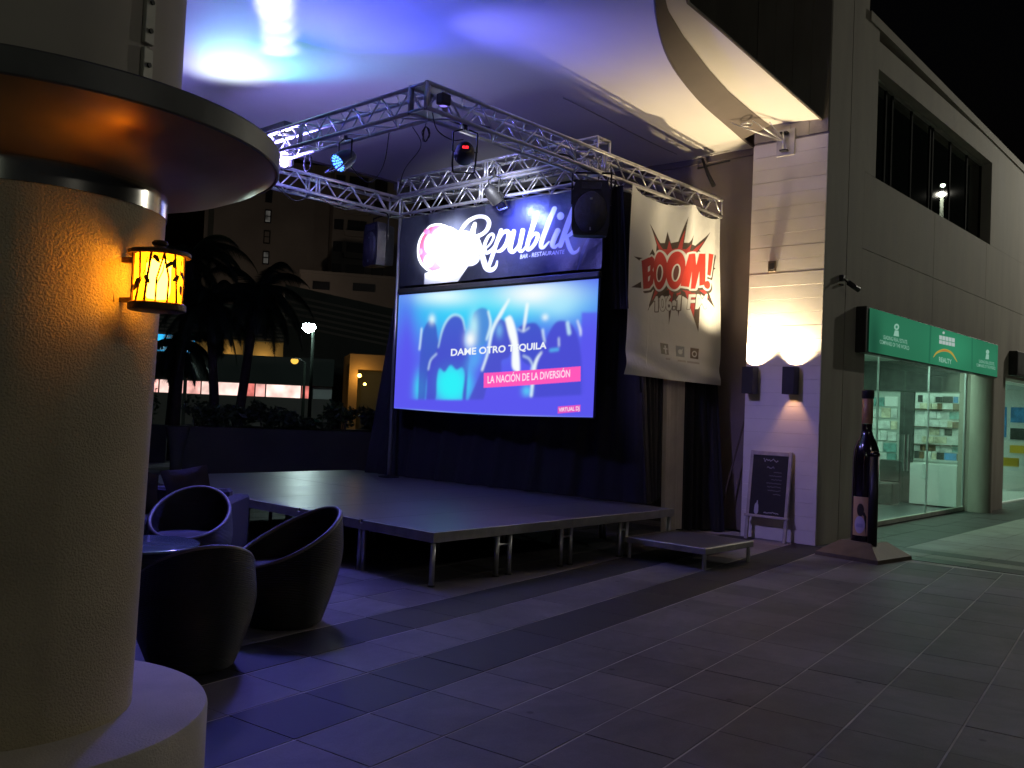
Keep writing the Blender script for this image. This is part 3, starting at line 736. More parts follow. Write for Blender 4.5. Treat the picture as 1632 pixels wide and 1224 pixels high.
for off, rad, colr in (((16, 22), 18, (.07, .05, .04)), ((0, 0), 19, CRM)):
    ps = []
    for L_ in letters:
        q = [(x + off[0], y + off[1]) for x, y in L_]; ps.append(cv.xy(q)); ps += cv.stroke_polys(q + [q[0]], rad, False)
    cv.paint(cv.cover(ps), colr)
for L_, colr in zip(letters, ((.34, .02, .025), (.40, .025, .025), (.46, .03, .025), (.56, .035, .022), (.60, .04, .022), (.60, .04, .022))): cv.poly(L_, colr)
for c in ((384, 575), (521, 573)):
    cv.ell(c, 34, 88, CRM, 1, .1); cv.ell(c, 22, 74, (.10, .03, .03), 1, .1)
for h_ in ([(240, 520), (266, 500), (262, 552), (236, 572)], [(236, 618), (266, 600), (252, 652), (232, 664)]): cv.poly(h_, CRM)
INK = (.05, .035, .03)
ones = [[(303, 848), (334, 803), (356, 803), (348, 952), (316, 954), (322, 850)], [(520, 842), (548, 793), (570, 793), (564, 936), (533, 938), (538, 842)], [(494, 905), (514, 903), (513, 930), (493, 932)]]
cv.paint(cv.cover([q for o_ in ones for q in cv.stroke_polys(o_ + [o_[0]], 9, False)]), INK)
for o_ in ones: cv.poly(o_, CRM)
cv.text('06', (366, 944), (484, 934), (4, -140), CRM, bold=.03, outline=(INK, 1)); cv.text('FM', (612, 924), (792, 916), (12, -134), CRM, bold=.03, outline=(INK, 1))
def boomf(u, v):
    X = 3.70 + 2.36 * u; Z = 2.09 + 2.39 * v
    sag = -.10 * (np.sin(PI * np.clip(u / .62, 0, 1)) ** 1 * (u < .62) + .8 * np.sin(PI * np.clip((u - .62) / .38, 0, 1)) * (u >= .62)) * v ** 5
    fold = .035 * np.sin(u * 9 + v * 2.5) * (.4 + v) + .02 * np.sin(u * 21 - v * 4) * v + .05 * np.exp(-((u - .55 - .1 * (1 - v)) / .05) ** 2) * v ** 2 + .025 * np.sin(v * 26 + u * 8) * np.exp(-((v - .06) / .07) ** 2) + .03 * np.exp(-(((u - .35) / .12) ** 2)) * np.sin(v * 20) * (1 - v) ** 3
    return X + .02 * np.sin(v * 6) * (u < .2), .665 - fold - .02 * (1 - v), Z + sag - .03 * u * (1 - v)
# social icons near the hem
c2 = Canvas(300, 420, (0, 0, 0), None)
cv.H = None
for k, (u0, v0) in enumerate(((.345, .135), (.51, .135), (.65, .135))):
    wd, hh = .085, .06
    cv.poly([(u0, v0), (u0 + wd, v0), (u0 + wd, v0 + hh), (u0, v0 + hh)], ((.16, .16, .15), (.22, .25, .28), (.10, .075, .06))[k])
    if k == 0: cv.poly([(u0 + .045, v0 + .004), (u0 + .06, v0 + .004), (u0 + .06, v0 + .05), (u0 + .045, v0 + .05)], CRM); cv.poly([(u0 + .03, v0 + .028), (u0 + .075, v0 + .028), (u0 + .075, v0 + .036), (u0 + .03, v0 + .036)], CRM)
    if k == 1: cv.ell((u0 + .045, v0 + .028), .022, .014, CRM); cv.poly([(u0 + .045, v0 + .03), (u0 + .072, v0 + .05), (u0 + .06, v0 + .02)], CRM)
    if k == 2: cv.ell((u0 + .043, v0 + .027), .026, .018, CRM); cv.ell((u0 + .043, v0 + .027), .016, .011, (.10, .075, .06))
for x0, x1 in ((.40, .44), (.53, .60), (.62, .74)): cv.stroke([(x0, .112), (x1, .112)], .005, (.25, .22, .20), .6, False)
print_mesh('radio_banner', cv, boomf, printed('cloth_print', .85), label='white cloth banner reading BOOM! 106.1 FM over a red burst', cat='banner')

# ================================================================== SOUND AND LIGHT FIXTURES
def loudspeaker(label, loc, rz):
    t = thing('loudspeaker', label, 'loudspeaker', loc, rz, 'loudspeakers hung on the truss')
    # moulded cabinet: wide front, narrower back, slanted shoulders
    fr = [(-.20, 0), (-.225, .12), (-.225, .52), (-.19, .66), (.19, .66), (.225, .52), (.225, .12), (.20, 0)]
    vs = [(x, -.17, z) for x, z in fr] + [(x * .97, -.02, z * .99 + .003) for x, z in fr] + [(x * .62, .17, z * .9 + .03) for x, z in fr]
    n = len(fr); fs = [tuple(range(n)), tuple(range(3 * n - 1, 2 * n - 1, -1))]
    for a in (0, n):
        for k in range(n): fs.append((a + k, a + n + k, a + n + (k + 1) % n, a + (k + 1) % n))
    MB().add(vs, fs).build('cabinet', 'black_plastic', t)
    g = []; 
    for k in range(28):
        th = 2 * PI * k / 28; x = .195 * math.cos(th); z = .27 + (.25 if math.sin(th) < 0 else .26) * math.sin(th)
        if z > .42: x *= 1 - (z - .42) * 1.6
        g.append((x, z))
    vs = [(x, -.171, z) for x, z in g] + [(x * .93, -.195, .27 + (z - .27) * .93) for x, z in g] + [(0, -.205, .27)]
    n = 28; fs = [(k, (k + 1) % n, n + (k + 1) % n, n + k) for k in range(n)] + [(n + k, n + (k + 1) % n, 2 * n) for k in range(n)]
    MB().add(vs, fs).build('grille', 'grille', t, True)
    MB().box(-.12, .12, -.178, -.171, .55, .63, .003).build('horn', 'grille', t)
    MB().box(-.015, .015, -.20, -.19, .42, .445, .002).build('badge', 'alu', t)
    MB().box(-.008, .008, -.198, -.188, .055, .095, .002).build('badge', 'alu', t)
    for s in (-1, 1): MB().tube([(s * .235, 0, .40), (s * .235, 0, .80)], .012, 6).build('bracket', 'black_metal', t)
    MB().tube([(-.235, 0, .79), (.235, 0, .79)], .014, 6).build('bracket', 'black_metal', t)
    return t
loudspeaker('black loudspeaker hanging in front of the dark script banner', (3.10, .80, 3.70), R(-52))
loudspeaker('dark loudspeaker hung at the far corner pole of the truss', (3.40, 5.14, 3.72), R(-100))

def par_can(label, loc, aim, lensmat, back=None):
    t = thing('par_can', label, 'stage light', loc, 0, 'stage lights on the truss')
    t.rotation_euler = Vector(aim).to_track_quat('-Z', 'Y').to_euler()
    o = MB().lathe([(0, .13), (.05, .13), (.075, .10), (.098, .03), (.104, -.06), (.108, -.11), (.100, -.112), (.098, -.095)], 24).build('housing', 'black_plastic', t); auto_smooth(o, 30)
    led = MB().lathe([(.014, 0), (.010, -.006), (0, -.008)], 8).mesh('lens', lensmat)
    for rr, n in ((0, 1), (.032, 6), (.064, 12), (.086, 14)):
        for k in range(n):
            a = 2 * PI * k / n; q = link('lens', led, t); q.location = (rr * math.cos(a), rr * math.sin(a), -.096)
    MB().lathe([(.098, -.0945), (0, -.0945)], 24).build('reflector', 'black_plastic', t)
    # the yoke hangs straight down from the chord, so it is levelled in world space
    inv = t.rotation_euler.to_matrix().inverted()
    d = Vector(aim); d.z = 0; d.normalize(); s = Vector((-d.y, d.x, 0))
    for sg in (-1, 1):
        pts = [inv @ (s * sg * .125 + Vector((0, 0, z))) for z in (-.0, .20)]
        MB().tube([inv @ (s * sg * .10)] + pts + [inv @ (s * sg * .03 + Vector((0, 0, .23)))], .010, 6).build('yoke', 'black_metal', t)
        MB().tube([inv @ (s * sg * .12), inv @ (s * sg * .12 + Vector((0, 0, -.10)) + d * .10), inv @ (s * sg * .11 + Vector((0, 0, -.17)) + d * .17)], .010, 6).build('yoke', 'black_metal', t)
    MB().tube([inv @ (s * .11 + Vector((0, 0, -.17)) + d * .17), inv @ (s * -.11 + Vector((0, 0, -.17)) + d * .17)], .010, 6).build('yoke', 'black_metal', t)
    MB().tube([inv @ Vector((0, 0, .22)), inv @ Vector((0, 0, .30))], .022, 8).build('clamp', 'black_metal', t)
    if back:
        MB().box(-.030, .030, -.012, .014, .128, .134).build('display', back, t)
    return t
M['blue_led'] = emis('blue_led', (.06, .20, 1), 5)
M['white_led'] = emis('white_led', (.9, .9, 1), 12)
M['red_led'] = emis('red_led', (1, .02, .03), 2.2, .9, 70)
cs = thing('added_corner_spot', 'added compact dark LED spot at the nearest truss corner', 'stage light', (.44, .60, 4.53))
MB().box(-.06, .06, -.05, .05, .0, .11, .012).build('housing', 'black_plastic', cs); MB().lathe([(.045, -.012), (.05, .0)], 14).build('lens_ring', 'black_metal', cs)
MB().lathe([(.042, -.006), (0, -.008)], 14).build('lens', emis('violet_led', (.30, .22, 1), 1.2), cs)
spot('pier_fill_beam', (.47, .54, 4.49), (5.85, -.55, .9), 430, (.42, .33, 1), 34, .9, .06)  # added fixture and beam, putting violet light on the pier
p1 = (.46, 2.17, 4.25); a1 = (-.86, .05, -.62)
par_can('par can lamp shining blue under the truss', p1, a1, 'blue_led')
p2 = (.93, .78, 4.22); tgt = Vector((3.47, 3.62, 3.93)); a2 = tgt - Vector(p2)
par_can('black par can with red digits, turned towards the script banner', p2, a2, 'white_led', 'red_led')
n1 = Vector(a1).normalized(); n2 = Vector(a2).normalized()
spot('blue_beam', Vector(p1) + n1 * .13, Vector(p1) + n1 * 5, 950, (.13, .13, 1), 125, .9, .22)
spot('white_beam', Vector(p2) + n2 * .13, tgt, 24000, (.90, .94, 1), 14.5, 1, .09)

spot('white_beam_spill', Vector(p2) + n2 * .13, Vector((3.47, 2.9, 4.0)), 1300, (.85, .88, 1), 48, 1, .09)
lb = thing('light_bar', 'long lit light bar lying on the truss behind the bronze disc', 'stage light', (.50, 3.35, 4.80))
MB().box(-.06, .06, 0, .85, .02, .10, .008).build('housing', 'black_plastic', lb)
MB().box(-.05, .05, .02, .83, .012, .0195).build('lens', emis('bar_led', (.85, .8, 1), 5), lb)
for y in (.1, .75): MB().box(-.015, .015, y - .02, y + .02, -.03, .012).build('clamp', 'black_metal', lb)
fl = thing('flood_lamp', 'small glowing white flood lamp at the edge of the bronze disc', 'stage light', (.66, 3.66, 4.44))
o = MB().lathe([(0, 0), (.035, .008), (.048, .03), (.05, .10), (.048, .15), (.035, .172), (0, .18)], 16).build('lamp', emis('flood_glow', (.80, .68, 1), 14), fl, True)
MB().box(.05, .10, -.07, .07, .0, .18, .01).build('housing', 'black_plastic', fl); MB().tube([(.075, 0, .18), (.0, 0, .30)], .012, 6).build('bracket', 'black_metal', fl)

# beams thrown up on to the sail by the fixtures on the left truss
for tx, ty, pw, an in ((.42, 3.50, 45, 34), (.22, 3.22, 75, 26), (.02, 2.95, 130, 20), (-.20, 2.65, 260, 17), (-.45, 2.30, 480, 15), (-.75, 1.90, 900, 13)):
    spot('sail_beam_streak', (.55, 3.80, 4.96), (tx, ty, 5.70), pw, (.70, .70, 1), an, .8, .02)
spot('sail_beam_wash', (.42, 4.5, 4.93), (.30, 4.30, 5.65), 70, (.72, .84, 1), 105, 1, .04)
spot('sail_beam_cyan', (.45, 4.3, 4.93), (.45, 3.75, 5.65), 80, (.05, .70, 1), 115, .6, .04)
spot('sail_beam_blue', (.55, 3.3, 4.96), (.45, 1.8, 5.72), 430, (.035, .04, 1), 105, 1, .04)
spot('sail_beam_violet', (.50, 1.9, 4.96), (2.55, .15, 5.75), 210, (.17, .17, 1), 62, 1, .05)
point('flood_lamp_glow', (.53, 3.64, 4.53), 250, (.27, .23, 1), .15)
p3 = (2.95, 2.30, 4.40); a3 = Vector((.52, -.12, -.42))
par_can('small par can glowing blue beneath the back truss', p3, a3, 'blue_led')
n3 = a3.normalized(); spot('banner_blue_beam', Vector(p3) + n3 * .13, Vector(p3) + n3 * 3, 230, (.10, .14, 1), 140, .9, .07)

# cables on the truss
def cable(pts, r, label):
    sp = [Vector(p) for p in Canvas3(pts)]
    MB().tube(sp, r, 5).build('cable', 'cable', None, True, label=label, cat='cable', group='cables on the truss')
def Canvas3(pts, k=8):
    P = [np.array(p, float) for p in pts]; P = [2 * P[0] - P[1]] + P + [2 * P[-1] - P[-2]]; o = []
    for i in range(1, len(P) - 2):
        for t in np.linspace(0, 1, k, endpoint=False):
            o.append(.5 * (2 * P[i] + (P[i + 1] - P[i - 1]) * t + (2 * P[i - 1] - 5 * P[i] + 4 * P[i + 1] - P[i + 2]) * t * t + (3 * P[i] - P[i - 1] - 3 * P[i + 1] + P[i + 2]) * t ** 3))
    o.append(P[-2]); return o
cable([(.50, 2.17, 4.22), (.62, 1.95, 4.0), (.62, 1.70, 4.15), (.60, 1.6, 4.5)], .006, 'loose cable looping from the blue par can up to the truss')
cable([(.6, 1.25, 4.5), (.7, 1.2, 4.3), (.62, 1.35, 4.05), (.75, 1.6, 3.85)], .005, 'thin cable dangling between the two par cans')
cable([(.42, .74, 4.5), (.5, .74, 4.33), (.7, .74, 4.28), (.88, .76, 4.33)], .006, 'short cable drooping into the par can with red digits')
rr = random.Random(5)
for lab, c, rad in (('coil of black cable hanging near the truss corner', (.60, 1.02, 4.36), .06), ('coil of black cable beside the glowing flood lamp', (.62, 3.1, 4.40), .09), ('bundle of cables tied along the front truss above the speaker', (3.5, .8, 4.47), .08)):
    pts = []
    for k in range(42):
        a = k * .62; pts.append((c[0] + rr.uniform(-.012, .012), c[1] + rad * math.cos(a) * (.75 + rr.uniform(-.1, .1)), c[2] + rad * 1.25 * math.sin(a)))
    cable([(c[0], c[1], c[2] + rad * 2)] + pts, .005, lab)
pts = [(x, .85 + .05 * math.sin(x * 9), 4.56 + .03 * math.sin(x * 5.3)) for x in np.linspace(.8, 5.9, 30)]
cable(pts, .012, 'thick cable run lying inside the front truss')
cable([(1.3, 4.80, 4.48), (1.6, 4.80, 4.36), (1.9, 4.80, 4.47), (2.4, 4.80, 4.40), (2.8, 4.80, 4.48)], .007, 'slack cable under the truss next to the dark tower')

# ================================================================== TENSILE SAIL
def edgeA(x):
    xs = [-6, -3, -1, 0, 1.51, 2.72, 4.10, 6.02, 6.4]; ys = [-6.4, -4.4, -3.0, -2.25, -1.06, -.43, 0, .33, .37]
    return float(np.interp(x, xs, ys))
_xs = np.linspace(-6, 6.33, 220); _e = np.array([edgeA(x) for x in _xs]); _e = np.convolve(np.pad(_e, 9, mode='edge'), np.ones(19) / 19, 'valid')
def edgeS(x): return float(np.interp(x, _xs, _e))
def sail_z(x, y, v):
    b = .32 * math.sin(PI * min(1, max(0, v))) * math.sin(PI * min(1, max(0, (6.33 - x) / 9)))
    return 5.52 + b + .012 * math.sin(x * 1.7 + y) + .008 * math.sin(y * 2.9 - x)
sail = thing('sail_canopy', 'large white tensile sail stretched over the stage', 'canopy', (0, 0, 0))
def sfn(u, v):
    x = -6 + 12.33 * u; y0 = edgeS(x); y = y0 + (6.5 - y0) * v
    return (x, y, sail_z(x, y, v))
MB().grid(sfn, 150, 90).build('membrane', 'sail', sail, True)
MB().tube([(-6 + 12.33 * k / 60, edgeS(-6 + 12.33 * k / 60), sail_z(-6 + 12.33 * k / 60, edgeS(-6 + 12.33 * k / 60), 0)) for k in range(61)], .02, 6).build('edge_rope', 'sail_edge', sail, True)
MB().tube([(-6 + 12.33 * k / 60, 6.5, sail_z(-6 + 12.33 * k / 60, 6.5, 1)) for k in range(61)], .03, 6).build('edge_rope', 'sail_edge', sail, True)
for yy in ():
    MB().tube([(-3 + 9 * k / 40, yy + .1 * math.sin(k * .1), sail_z(-3 + 9 * k / 40, yy, (yy - edgeS(-3 + 9 * k / 40)) / (6.5 - edgeS(-3 + 9 * k / 40))) - .001) for k in range(41)], .005, 5).build('seam', 'sail', sail, True)
# dark belt along the scalloped edge, then the outer strip of the canopy beyond it
def outer(x): return float(np.interp(x, [-6, -3, -1, .5, 1.3, 2.0, 2.61, 3.6, 4.35, 5.13, 5.6, 5.84], [-6.6, -4.7, -3.3, -1.9, -1.25, -.90, -.70, -.44, -.28, -.17, -.12, -.10]))
def bfn(u, v):
    x = -6 + 11.84 * u; y0 = edgeS(x); y1 = outer(x) - .02
    y0 = max(y0, y1 + .02)
    return (x, y0 + (y1 - y0) * v, 5.50 + .03 * math.sin(x + y0) * 0 + .12 * v)
MB().grid(bfn, 140, 4).build('edge_belt', 'sail_edge', sail, True)
strip = thing('sail_strip', 'narrow outer white sail strip lit cream next to the building', 'canopy', (0, 0, 0))
def outB(x): return float(np.interp(x, [-6, -3, -1, 1, 1.81, 2.67, 4.07, 5.84], [-6.9, -5.0, -3.6, -1.95, -1.22, -1.15, -1.01, -.84]))
def s2(u, v):
    x = -6 + 11.84 * u; a = outer(x); b = min(outB(x), a - .05)
    return (x, a + (b - a) * v, 5.63 - .05 * v)
MB().grid(s2, 120, 6).build('membrane', 'sail', strip, True)
MB().tube([(-6 + 11.84 * k / 60, min(outB(-6 + 11.84 * k / 60), outer(-6 + 11.84 * k / 60) - .05), 5.575) for k in range(61)], .016, 6).build('edge_rope', 'sail_edge', strip, True)
def on_sail(x, y):
    y0 = edgeS(x); return (x, y, sail_z(x, y, (y - y0) / (6.5 - y0)) - .004)
MB().tube([on_sail(3.6 + 2.4 * k / 20, 1.72 - .13 * k / 20 * 2) for k in range(21)], .007, 5).build('seam', 'alu_dull', sail, True)

# sail anchor on the pier
br = thing('sail_anchor', 'steel bracket with shackles anchoring the sail corner to the pier', 'bracket', (5.83, -.36, 5.34))
MB().box(-.02, .0, -.13, .13, -.18, .18, .004).build('plate', 'alu_dull', br)
for z in (-.12, .12): MB().box(-.10, -.02, -.05, .05, z - .012, z + .012, .003).build('lug', 'black_metal', br)
for end in ((-.62, .18, .17), (-.30, .10, .22), (-.75, .42, .15)):
    MB().tube([(-.07, .0, 0), Vector(end) * .45, Vector(end)], [.007, .012, .006], 8).build('turnbuckle', 'alu', br, True)
MB().tube([(-.55 + .07 * math.cos(a), .30 + .07 * math.sin(a), .16) for a in np.linspace(0, 2 * PI, 16)], .010, 6).build('ring', 'alu', br, True)
MB().tube([(-.09, 0, -.10), (-.09, 0, .13)], .014, 8).build('pin', 'alu', br, True)

# ================================================================== BUILDING WITH SHOPS
bld = thing('shop_building', 'grey two-storey shop building with a white board-clad pier', 'building', (0, 0, 0))
MB().box(5.865, 6.545, -.94, .12, 0, 10).build('pier', 'grey_wall', bld)
MB().box(6.565, 7.10, -.94, .6, 0, 10).build('wall', 'grey_wall', bld)
MB().box(6.545, 6.565, -.93, .1, 0, 10).build('wall_joint', 'frame_dark', bld)
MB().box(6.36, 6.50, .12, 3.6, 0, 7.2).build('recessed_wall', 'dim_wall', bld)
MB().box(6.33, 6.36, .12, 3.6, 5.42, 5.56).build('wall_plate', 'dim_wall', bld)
rb = random.Random(11)
h = .179
for k in range(30):
    dx = rb.uniform(-.0005, .0005) - (.002 if k in (13, 19) else 0); z0 = k * h
    MB().box(5.835 + dx, 5.864, -.938, .118, z0 + .0012, z0 + h - .0012, .001).build('cladding_board', 'white_wall', bld)
for k in range(4):
    y0 = -.938 + k * .264
    MB().box(5.838, 5.864, y0 + .003, y0 + .261, 5.40, 9.98, .002).build('cladding_panel', 'grey_wall', bld)
for k in range(7):
    y0 = .122 + k * 1.1
    MB().box(5.845, 6.30, y0 + .003, y0 + 1.097, 5.80, 9.98, .003).build('upper_wall_panel', 'grey_wall', bld)
MB().box(7.10, 7.30, -.94, -.64, 0, 2.66).build('wall', 'grey_wall', bld)
for k in range(8):
    xa = 7.10 + k * 3.05
    MB().box(xa + (.003 if k else 0), xa + 3.047, -.94, -.64, 2.66, 4.06, .003).build('wall_panel', 'grey_wall', bld); MB().box(xa + (.003 if k else 0), xa + 3.047, -.94, -.64, 4.066, 5.15, .003).build('wall_panel', 'grey_wall', bld)
MB().box(7.10, 30, -.70, -.641, 2.67, 5.14).build('wall_core', 'frame_dark', bld)
MB().box(7.10, 7.50, -.94, -.64, 5.151, 7.30).build('wall', 'grey_wall', bld)
MB().add([(13.43, -.94, 5.151), (30, -.94, 5.151), (30, -.64, 5.151), (13.43, -.64, 5.151), (13.43, -.94, 7.20), (30, -.94, 6.80), (30, -.64, 6.80), (13.43, -.64, 7.20)], [(0, 3, 2, 1), (4, 5, 6, 7), (0, 1, 5, 4), (1, 2, 6, 5), (2, 3, 7, 6), (3, 0, 4, 7)]).build('wall', 'grey_wall', bld)
MB().box(7.501, 13.429, -.94, -.64, 6.74, 7.14).build('wall', 'grey_wall', bld)
MB().add([(7.1, -.97, 7.30), (30, -.97, 6.72), (30, -.5, 6.72), (7.1, -.5, 7.30), (7.1, -.97, 7.44), (30, -.97, 6.86), (30, -.5, 6.86), (7.1, -.5, 7.44)], [(0, 3, 2, 1), (4, 5, 6, 7), (0, 1, 5, 4), (1, 2, 6, 5), (2, 3, 7, 6), (3, 0, 4, 7)]).build('parapet', 'grey_wall', bld)
MB().box(13.30, 14.80, -.94, -.50, 0, 2.659).build('pilaster', 'grey_wall', bld)
MB().lathe([(.22, 0), (.22, 2.65)], 24, (13.45, -.86)).build('pilaster_round', 'grey_wall', bld, True)
MB().box(6.56, 30, -.5, 9, 6.6, 6.7).build('roof', 'concrete_dark', bld)
win = MB().box(7.50, 13.43, -.74, -.70, 5.15, 6.74).build('window', 'dark_glass', bld)
for x in (7.52, 8.35, 8.62, 9.5, 10.4, 10.55, 11.5, 12.5, 13.40):
    MB().box(x - .03, x + .03, -.755, -.735, 5.152, 6.738).build('mullion', 'mullion', win)
MB().box(7.50, 13.43, -.80, -.735, 6.70, 6.739).build('window_head', 'alu_dull', win)
# taller wing whose eaves cross the top of the picture
MB().box(6.8, 7.10, -6, -.941, 9.0, 9.4).build('eaves_beam', 'grey_wall', bld)

# shop interior
ins = thing('shop_interior', 'brightly lit shop room behind the glass front under the green sign', 'shop', (0, 0, 0))
MB().box(7.30, 13.9, -.60, 2.3, -.02, .02).build('shop_floor', 'shop_floor', ins)
MB().box(13.9, 14.0, -.50, 2.3, .02, 2.95).build('partition', 'shop_wall', ins)
MB().box(7.20, 13.9, 2.3, 2.4, 0, 2.95).build('back_wall', 'shop_wall', ins)
MB().box(7.10, 7.20, -.63, 2.3, 0, 2.95).build('side_wall', 'shop_wall', ins)
MB().box(7.1, 14.0, -.635, 2.4, 2.95, 3.0).build('shop_ceiling', 'shop_wall', ins)
MB().box(13.86, 13.899, .52, .80, .02, 2.3).build('inner_door', 'poster_dark', ins)
MB().box(13.84, 13.899, -.50, 1.7, 2.32, 2.94).build('bulkhead', 'poster_dark', ins)
MB().box(13.35, 13.88, -.48, .40, .05, .86, .005).build('cabinet', 'shop_white', ins)
cool = emis('cool_tube', (.66, 1, .80), 21)
for i, (x, y) in enumerate(((8.6, .2), (10.6, .2), (12.6, .2), (9.6, 1.4), (11.8, 1.4))):
    c = MB().box(x - .6, x + .6, y - .14, y + .14, 2.91, 2.949).build('ceiling_light', cool, ins)
rp_ = random.Random(21)
M['card_brown'] = pbr('card_brown', (.20, .13, .07), .6, 0, .4, 9); M['card_cream'] = pbr('card_cream', (.62, .58, .44), .6, 0, .35, 11); M['card_teal'] = pbr('card_teal', (.16, .34, .32), .6, 0, .5, 9)
MB().box(13.875, 13.899, -.48, .50, .90, 2.28).build('display_panel', 'shop_white', ins)
for z in (1.24, 1.60, 1.96): MB().box(13.78, 13.874, -.48, .50, z - .02, z).build('shelf', 'wood_base', ins)
for r_ in range(8):
    z0 = .94 + r_ * .165; y = -.46
    while y < .44:
        wd = rp_.choice((.10, .14, .20, .24)); mt = rp_.choice(('poster', 'poster', 'card_cream', 'card_brown', 'poster_dark', 'card_teal', 'poster_blue' if y < -.15 else 'poster'))
        MB().box(13.862 - rp_.uniform(0, .02), 13.874, y, min(.49, y + wd - .012), z0, z0 + rp_.uniform(.11, .15)).build('display_card', mt, ins); y += wd
for r_ in range(7):
    z0 = .55 + r_ * .24; y = .86
    while y < 1.65:
        wd = rp_.choice((.14, .20, .28)); mt = rp_.choice(('poster', 'card_cream', 'card_teal', 'poster', 'shop_white'))
        MB().box(13.872, 13.898, y, y + wd - .015, z0, z0 + rp_.uniform(.17, .225)).build('display_card', mt, ins); y += wd
for x_, y_ in ((10.6, .9), (12.9, .7)):
    MB().box(x_ - .22, x_ + .22, y_ - .2, y_ + .2, .02, .46, .03).build('stool', 'poster_dark', ins); MB().box(x_ + .16, x_ + .22, y_ - .2, y_ + .2, .461, .9, .02).build('stool_back', 'poster_dark', ins)
MB().box(11.2, 12.4, 1.0, 1.6, .02, .76, .01).build('desk', 'wood_base', ins)
gl = thing('glass_front', 'full-height glass shop front with a double door below the green sign', 'shop front', (0, 0, 0))
for x0, x1 in ((7.32, 8.75), (8.77, 9.95), (9.97, 11.15), (11.17, 13.28)):
    MB().box(x0, x1, -.612, -.600, .09, 2.64).build('pane', 'glass', gl)
for x in (7.31, 8.76, 11.16, 13.29): MB().box(x - .01, x + .01, -.62, -.59, .02, 2.655).build('frame', 'alu', gl)
MB().box(7.32, 13.28, -.64, -.585, .02, .088).build('sill', 'alu_dull', gl)
for x in (9.87, 10.05): MB().tube([(x, -.66, .85), (x, -.66, 1.45)], .014, 8).build('handle', 'alu', gl)
# neighbouring shop
ns = thing('neighbour_shop', 'bright neighbouring shop room beyond the pilaster', 'shop', (0, 0, 0))
MB().box(14.82, 21, -.6, 2.5, -.02, .02).build('shop_floor', 'shop_white', ns)
MB().box(21, 21.1, -.6, 2.5, 0, 2.66).build('partition', 'shop_white', ns); MB().box(14.82, 21, 2.5, 2.6, 0, 2.66).build('back_wall', 'shop_white', ns)
MB().box(14.82, 21.1, -.6, 2.6, 2.66, 2.7).build('shop_ceiling', 'shop_white', ns)
for x in (16.5, 19): MB().box(x - .6, x + .6, .5, .8, 2.62, 2.655).build('ceiling_light', cool, ns)
for k, (y0, y1, z0, z1, mt) in enumerate(((-.5, -.1, 1.9, 2.2, 'red_card'), (-.05, .4, 1.8, 2.2, 'poster_blue'), (-.5, .4, 1.35, 1.65, 'poster_dark'), (-.5, .4, 1.0, 1.2, 'yellow'), (.5, .9, 1.4, 2.2, 'poster_blue'))):
    MB().box(20.95, 20.999, y0, y1, z0, z1).build('display_card', mt, ns)
MB().box(17.9, 18.0, -.5, .3, .75, .95).build('counter', 'yellow', ns)
MB().box(14.82, 21, -.606, -.60, .05, 2.65).build('pane', 'glass', ns)
dk = thing('dark_shop_sign', 'unlit dark sign box above the neighbouring shop', 'sign', (15.0, -1.10, 2.72))
MB().box(0, 5, 0, .16, 0, .5, .01).build('box', 'frame_dark', dk); MB().box(.04, 4.96, -.006, -.001, .04, .46).build('panel', 'poster_dark', dk)

# green sign
HG = [0.0004771 * .96067, 1.462e-05 * .96067, -0.01505467 * .96067, 0.00037647, -0.00189326, 1.11325143, -0.00018143, -2.94e-06, 1.0]
cv = Canvas(520, 90, (.045, .30, .15), HG)
cv.soft((500, 350), 420, 260, (.055, .36, .19), .6); cv.soft((1050, 560), 260, 300, (.07, .52, .26), .9); cv.soft((1500, 700), 140, 220, (.07, .45, .24), .6)
cv.soft((80, 500), 90, 420, (.02, .12, .07), .8); cv.stroke([(765, 250), (745, 720)], 10, (.03, .22, .12), .6, False); cv.stroke([(1262, 420), (1258, 800)], 8, (.035, .26, .14), .6, False)
LG = (.50, .95, .72)
cv.ell((352, 300), 30, 38, LG); cv.ell((352, 300), 14, 18, (.08, .42, .24)); cv.poly([(330, 340), (375, 345), (380, 415), (315, 405)], LG)
cv.text('LEADING REAL ESTATE', (192, 440), (482, 505), (-4, -46), LG, .85, bold=.008)
cv.text('COMPANIES OF THE WORLD', (150, 495), (505, 575), (-4, -46), LG, .85, bold=.008)
cv.ell((918, 372), 14, 16, (.8, 1, .9))
for k in range(5):
    x = 866 + k * 38; cv.poly([(x, 400 + k * 8), (x + 34, 407 + k * 8), (x + 33, 455 + k * 8), (x - 1, 448 + k * 8)], (.80, 1, .92)); cv.poly([(x - 1, 456 + k * 8), (x + 34, 463 + k * 8), (x + 33, 505 + k * 8), (x - 2, 498 + k * 8)], (.85, 1, .95), .95)
cv.stroke([(795, 660), (840, 605), (925, 578), (1010, 610), (1080, 715)], [3, 11, 16, 12, 3], (.85, .62, .10)); cv.stroke([(880, 588), (925, 580), (985, 595)], [3, 9, 3], (.95, .35, .10))
cv.text('REALTY', (862, 712), (1016, 745), (-3, -56), LG, bold=.02)
cv.ell((1445, 600), 20, 26, LG); cv.poly([(1428, 625), (1462, 630), (1460, 688), (1420, 684)], LG)
cv.text('LEADING REAL ESTATE', (1342, 725), (1526, 762), (-3, -36), LG, .85, bold=.008)
cv.text('COMPANIES OF THE WORLD', (1314, 770), (1540, 812), (-3, -36), LG, .85, bold=.008)
sg = thing('green_shop_sign', 'backlit green realty sign box above the glass shop front', 'sign', (0, 0, 0))
MB().box(6.93, 13.58, -1.09, -.941, 2.585, 3.225, .01).build('box', 'frame_dark', sg)
print_mesh('panel', cv, lambda u, v: (7.02 + 6.52 * u + 0 * v, -1.10 + 0 * u, 2.60 + .61 * v), printed('backlit_panel', emit=.46), sg)
